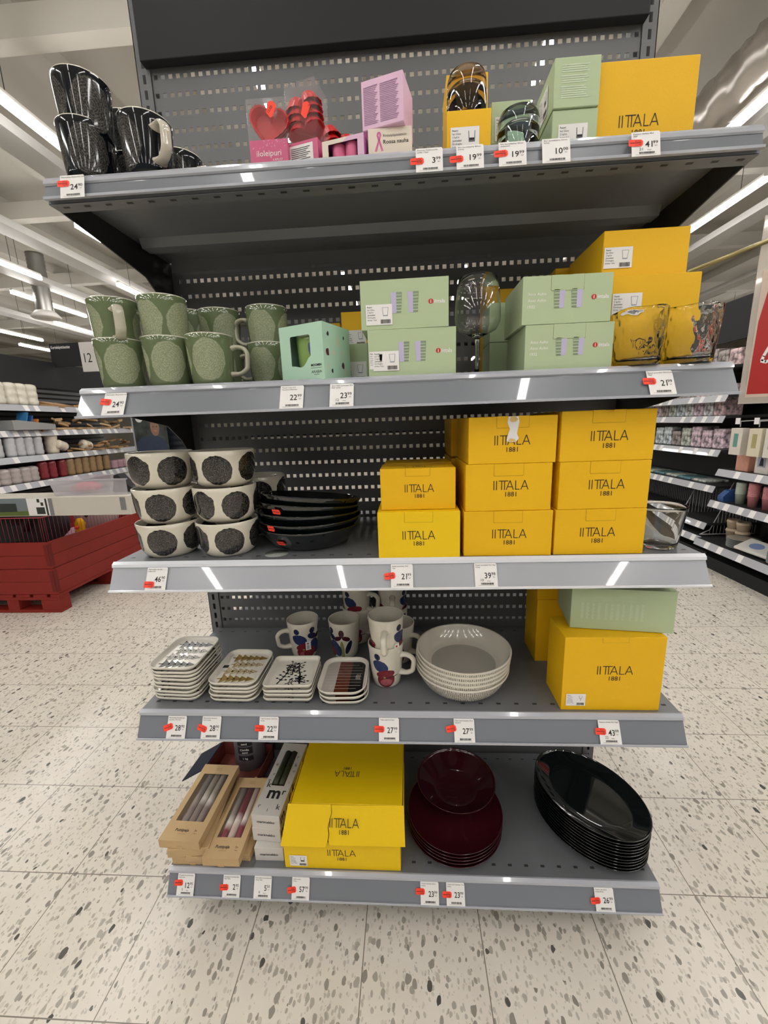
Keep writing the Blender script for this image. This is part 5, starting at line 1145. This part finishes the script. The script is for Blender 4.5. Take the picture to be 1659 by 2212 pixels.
mb.prism([(-.30,.12),(-.26,0),(.33,0),(.33,.004),(-.257,.004),(-.297,.12)],-.16,.16,'y'); mb.prism([(-.30,.12),(-.26,0),(.33,0),(.33,.12)],-.162,-.158,'y'); mb.prism([(-.30,.12),(-.26,0),(.33,0),(.33,.12)],.158,.162,'y'); mb.box(-.31,.34,-.175,-.155,.115,.125); mb.box(-.31,.34,.155,.175,.115,.125); mb.build('tub_body',tubm,t)
tag(MB().lathe([(.001,0),(.08,.01),(.1,.04),(.05,.07),(.001,.075)],16).build('pink_bundle',mat('pink_cloth_bright',s2l((206,90,110)),rough=.8,var=.2)),'pink bundle inside the clear tub','bundle').location=(-2.38,1.665,.871)
tag(MB().prism([(-.09,0),(.11,0),(.11,.03),(.05,.035),(.0,.09),(-.03,.13),(-.06,.12),(-.075,.04)],-.04,.04,'y').build('black_toy',ink),'black curved toy standing in the clear tub','toy').location=(-2.07,1.665,.871)
# ---------------------------------------------------------------- right aisle
UA=far_unit('aisle_shelving','far right aisle shelving with patterned napkin packs and wire dividers',2.62,-1,2.32,4.6,[(1.66,0),(1.43,0),(1.262,0),(.985,0),(.68,0),(.36,.03),(.24,.06)],.42,1.0,(1.86,2.18),1.86,slat=False)
UB=far_unit('aisle_shelving','nearer right aisle shelving with children party goods at the right edge',2.60,-1,.2,2.29,[(.835,0),(.575,.03),(.245,.10)],.45,1.0,(1.86,2.2),1.86,slat=False)
patm=[mat('napkin_%d'%k,s2l(c),rough=.35,coat=.3,var=.75,vscale=28) for k,c in enumerate(((196,170,172),(188,196,200),(206,206,204),(150,140,136),(180,184,176),(206,180,190)))]
def packs(x,zz,ys,h_,w_,group,label,seed,dy=0):
    rnd=random.Random(seed); 
    for k,y in enumerate(ys):
        hh=h_*rnd.uniform(.8,1.1); m=patm[rnd.randrange(6)]
        o=MB().box(0,.16,-w_/2,w_/2,0,hh).build('napkin_pack',m,bevel=.008); o.location=(x,y,zz); tag(o,label,'napkin pack',group)
packs(2.70,1.66,[2.42+.13*k for k in range(9)],.16,.12,'napkin packs highest right shelf','pink and white patterned napkin pack on the highest right aisle shelf',1)
packs(2.70,1.43,[2.5+.13*k for k in range(8)],.1,.12,'napkin packs below the highest right shelf','black and white napkin pack on the shelf under the highest one',12)
packs(2.70,1.262,[2.52+.125*k for k in range(10)],.17,.11,'napkin packs behind the second shelf end','pale patterned napkin pack standing on the right aisle shelf at eye level',2)
packs(2.70,.985,[2.48+.14*k for k in range(9)],.17,.12,'napkin packs lower right shelf','pink grey patterned napkin pack standing on the right aisle shelf below eye level',5)
rnd=random.Random(4)
for k in range(6):
    o=MB().box(0,.2,-.09,.09,0,.02).build('flat_napkin_pack',mat('teal_pack',s2l((96,140,146)),rough=.3,coat=.5,var=.4,vscale=30) if k%2 else patm[4],bevel=.004); o.location=(2.68,2.62+.2*k,.68+.0); tag(o,'flat teal and grey pack lying on the lower right aisle shelf','napkin pack','flat packs lower right shelf')
# wire dividers
wm=mat('wire_grey',s2l((186,186,188)),rough=.35)
for yy,lab in ((2.33,'nearest grey wire divider with angled front at the right aisle'),(2.75,'second grey wire divider deeper in the right aisle'),):
    mb=MB(); P_=[(-.05,.26),(.03,.30),(.16,.62),(.40,.62),(.40,.26)]
    for a,b in zip(P_,P_[1:]+P_[:1]): mb.tube([(a[0],0,a[1]),(b[0],0,b[1])],.004,6)
    for k in range(13):
        x_=.03+.029*k; zt=min(.62,.30+(x_-.03)*2.46); mb.tube([(x_,0,.265),(x_,0,zt)],.0018,5)
    tag(mb.build('wire_divider',wm,loc=(2.60,yy,0)),lab,'wire divider')
mb=MB()
for k in range(60): mb.tube([(2.98,2.35+.03*k,.28),(2.98,2.35+.03*k,.64)],.0018,5)
mb.tube([(2.98,2.34,.64),(2.98,4.2,.64)],.004,6); tag(mb.build('wire_back_grid',wm),'grey wire grid at the back of the lower right aisle shelf','wire grid')
# right near goods
def cups(x,y,zz,n,c,label,group=None,r=.038):
    pr=[(.001,0)]; 
    for k in range(n): pr+=[(r*.8+r*.2*.5,.06+.012*k-.012 if k else 0),(r*.98,.072+.012*k-.012),(r,.074+.012*k-.012)]
    pr=[(.001,0),(r*.72,0),(r*.95,.08)]+[q for k in range(n) for q in ((r*1.02,.082+.012*k),(r*.95,.086+.012*k),(r*.95,.092+.012*k))]+[(r*.85,.09+.012*n),(.001,.02)]
    return tag(MB().lathe(pr,24,cap=False).build('paper_cup_stack',mat('cup_%d_%d_%d'%c,s2l(c),rough=.5,var=.15,vscale=60),loc=(x,y,zz)),label,'paper cups',group)
cups(2.66,2.10,.575,7,(170,182,168),'stack of pale green patterned paper cups at the right edge'); cups(2.66,1.98,.575,8,(196,130,134),'stack of pink paper cups at the right edge, left one'); cups(2.67,1.86,.575,7,(190,120,126),'stack of pink paper cups cut by the right edge')
t=thing('blue_bag','blue bag with a grey card leaning on it on the right aisle shelf','bag',(2.66,2.22,.575)); MB().prism([(-.06,0),(.05,0),(.06,.05),(.03,.10),(-.02,.085),(-.065,.04)],-.03,.03,'y').build('bag_body',mat('blue_plastic',s2l((58,92,150)),rough=.35,var=.2),t); MB().box(-.05,.05,-.002,.002,.02,.15).build('card',mat('grey_card',s2l((150,146,138)),rough=.6),t,rot=(0,.6,.4))
for k,(y,c,hh,lab) in enumerate(((2.10,(206,150,130),.16,'orange and pink balloon pack on the right aisle shelf'),(1.92,(214,210,204),.20,'white carton with a picture of two children on the right aisle shelf'),(1.76,(206,66,60),.15,'red and white pack cut by the right edge'),(1.99,(210,204,194),.22,'cream pack behind the white picture carton'))):
    o=MB().box(-.05,.05,-.06,.06,0,hh).build('party_pack',mat('party_%d'%k,s2l(c),rough=.35,coat=.4,var=.2,vscale=25),bevel=.006); o.location=(2.68+(.11 if k==3 else 0),y,.835); tag(o,lab,'pack')
    if k==1: tag(MB().flat([[(-.035,.05),(.035,.05),(.035,.14),(-.035,.14)]],(-.0508,0,0),(0,-1,0),ZU,0).build('printed_picture',[mat('pic_blue',s2l((150,158,176)),rough=.5),ink],o),'blue picture'); MB().flat([[(-.02,.06),(.018,.06),(.012,.11),(-.008,.122)]],(-.0512,0,0),(0,-1,0),ZU,0).build('printed_figure',ink,o)
for k,(y,c) in enumerate(((2.05,(214,206,196)),(1.88,(216,208,184)),(1.74,(220,214,206)))):
    t=thing('hanging_pack','cream hanging pack on a peg under the red sign, '+('left','middle','right')[k],'pack',(2.52,y,1.08)); MB().box(0,.05,-.055,.055,-.11+.0,.09).build('carton',mat('hang_%d'%k,s2l(c),rough=.5,var=.05),t,bevel=.003)
    MB().tube([(.02,0,.1),(.02,0,.14),(.45,0,.15)],.004,6).build('peg',wm,t); MB().box(-.005,0,-.02,.02,.12,.165).build('peg_label',paper,t)
    MB().box(-.001,0,-.02,.02,-.05,.05).build('printed_panel',mat('hang_print_%d'%k,s2l(((96,150,140),(170,160,110),(150,140,130))[k]),rough=.5),t)
for k in range(9):
    y=2.05; o=MB().lathe([(.001,0),(.07,0),(.105,.008),(.106,.010),(.07,.004),(.001,.004)],28).build('paper_plate',mat('plate_band_%d'%(k%2),s2l(((150,140,128),(110,132,140))[k%2]),rough=.5,var=.2,vscale=30),loc=(2.64,1.98,.245+.0085*k)); tag(o,'patterned paper plate in the stack left of the white bag, right aisle base shelf','paper plate','paper plates right aisle left stack')
    o=o.copy(); COL.objects.link(o); o.location=(2.62,1.58,.245+.0085*k); o['label']='patterned paper plate in the stack cut by the right edge'; o['group']='paper plates at right edge'
for k,(y,zz) in enumerate(((2.20,.245),(2.20,.32),(2.10,.32),(2.10,.245))):
    o=cups(2.72,y+.0,zz,1,(206,186,160),('lower','upper','upper','lower')[k]+' cream paper bowl bundle '+('left','left','right','right')[k]+' on the right aisle base shelf',r=.05)
o=MB().box(-.09,.09,-.12,.12,0,.022).build('flat_bag',mat('white_print_bag',s2l((214,212,206)),rough=.3,coat=.5),bevel=.009); o.location=(2.60,1.78,.29); o.rotation_euler=(.12,-.25,.3); tag(o,'white flat bag with blue print lying on paper plates at right','bag'); tag(MB().flat([[(.045*math.cos(a*.4),.045*math.sin(a*.4)) for a in range(16)]],(0,.02,.0226),(1,0,0),(0,1,0)).build('printed_disc',mat('disc_blue',s2l((120,140,180)),rough=.5),o),'pale blue printed disc')
# ---------------------------------------------------------------- hanging red sign and its pole
t=thing('hanging_sign','red sign with white handwriting in a clear holder, cut by the right edge','sign',(1.86,.9,1.72))
mb=MB().box(-.225,.3,0,.004,-.39,.42); mb.build('clear_holder',mat('holder_plastic',s2l((214,204,192)),rough=.15,alpha=.55,coat=.8),t)
mb=MB(); mb.flat([[(-.195,-.345),(.3,-.345),(.3,.40),(-.16,.16),(-.19,-.02)]],(0,-.001,0),XR,ZU,0)
mb.flat([[(-.20,-.36),(.3,-.36),(.3,.2),(-.2,.2)]],(0,-.0005,0),XR,ZU,2)
def stroke(P_,w_):
    for (a,b),(c2,d2) in zip(P_,P_[1:]):
        d=Vector((c2-a,d2-b)); 
        if d.length<1e-6: continue
        d.normalize(); n_=Vector((-d.y,d.x))*w_; a-=d.x*w_*.5; b-=d.y*w_*.5; mb.flat([[(a-n_.x,b-n_.y),(c2-n_.x,d2-n_.y),(c2+n_.x,d2+n_.y),(a+n_.x,b+n_.y)]],(0,-.002,0),XR,ZU,1)
stroke([(-.085,-.045),(-.115,-.11),(-.145,-.175),(-.15,-.195),(-.13,-.2),(-.10,-.185),(-.075,-.165)],.007)
stroke([(-.045,-.12),(-.07,-.165),(-.072,-.185),(-.055,-.19),(-.03,-.165),(-.005,-.12),(-.02,-.17),(-.0,-.19),(.03,-.16)],.007); stroke([(-.02,-.275),(.02,-.30),(.08,-.28)],.007)
stroke([(.05,-.12),(.035,-.18),(.06,-.13),(.09,-.125),(.085,-.18),(.11,-.185)],.007)
mb.build('red_sheet',[mat('red_sheet_print',s2l((176,36,30)),rough=.4,coat=.5),paper,mat('sheet_border',s2l((206,186,170)),rough=.5)],t)
MB().tube([(-.045,-.03,.33),(-.02,-.03,.44),(.02,-.03,.60),(.08,-.03,.8),(.1,-.03,1.9)],.012,10).build('black_pole',ink,t)
MB().box(-.085,.0,-.05,-.01,.28,.40).build('clip_body',wm,t)
MB().tube([(-.07,-.03,.36),(-.50,.05,.22)],.010,8).build('brass_rail',mat('brass_rail',s2l((150,136,90)),rough=.35,metal=.5),t)
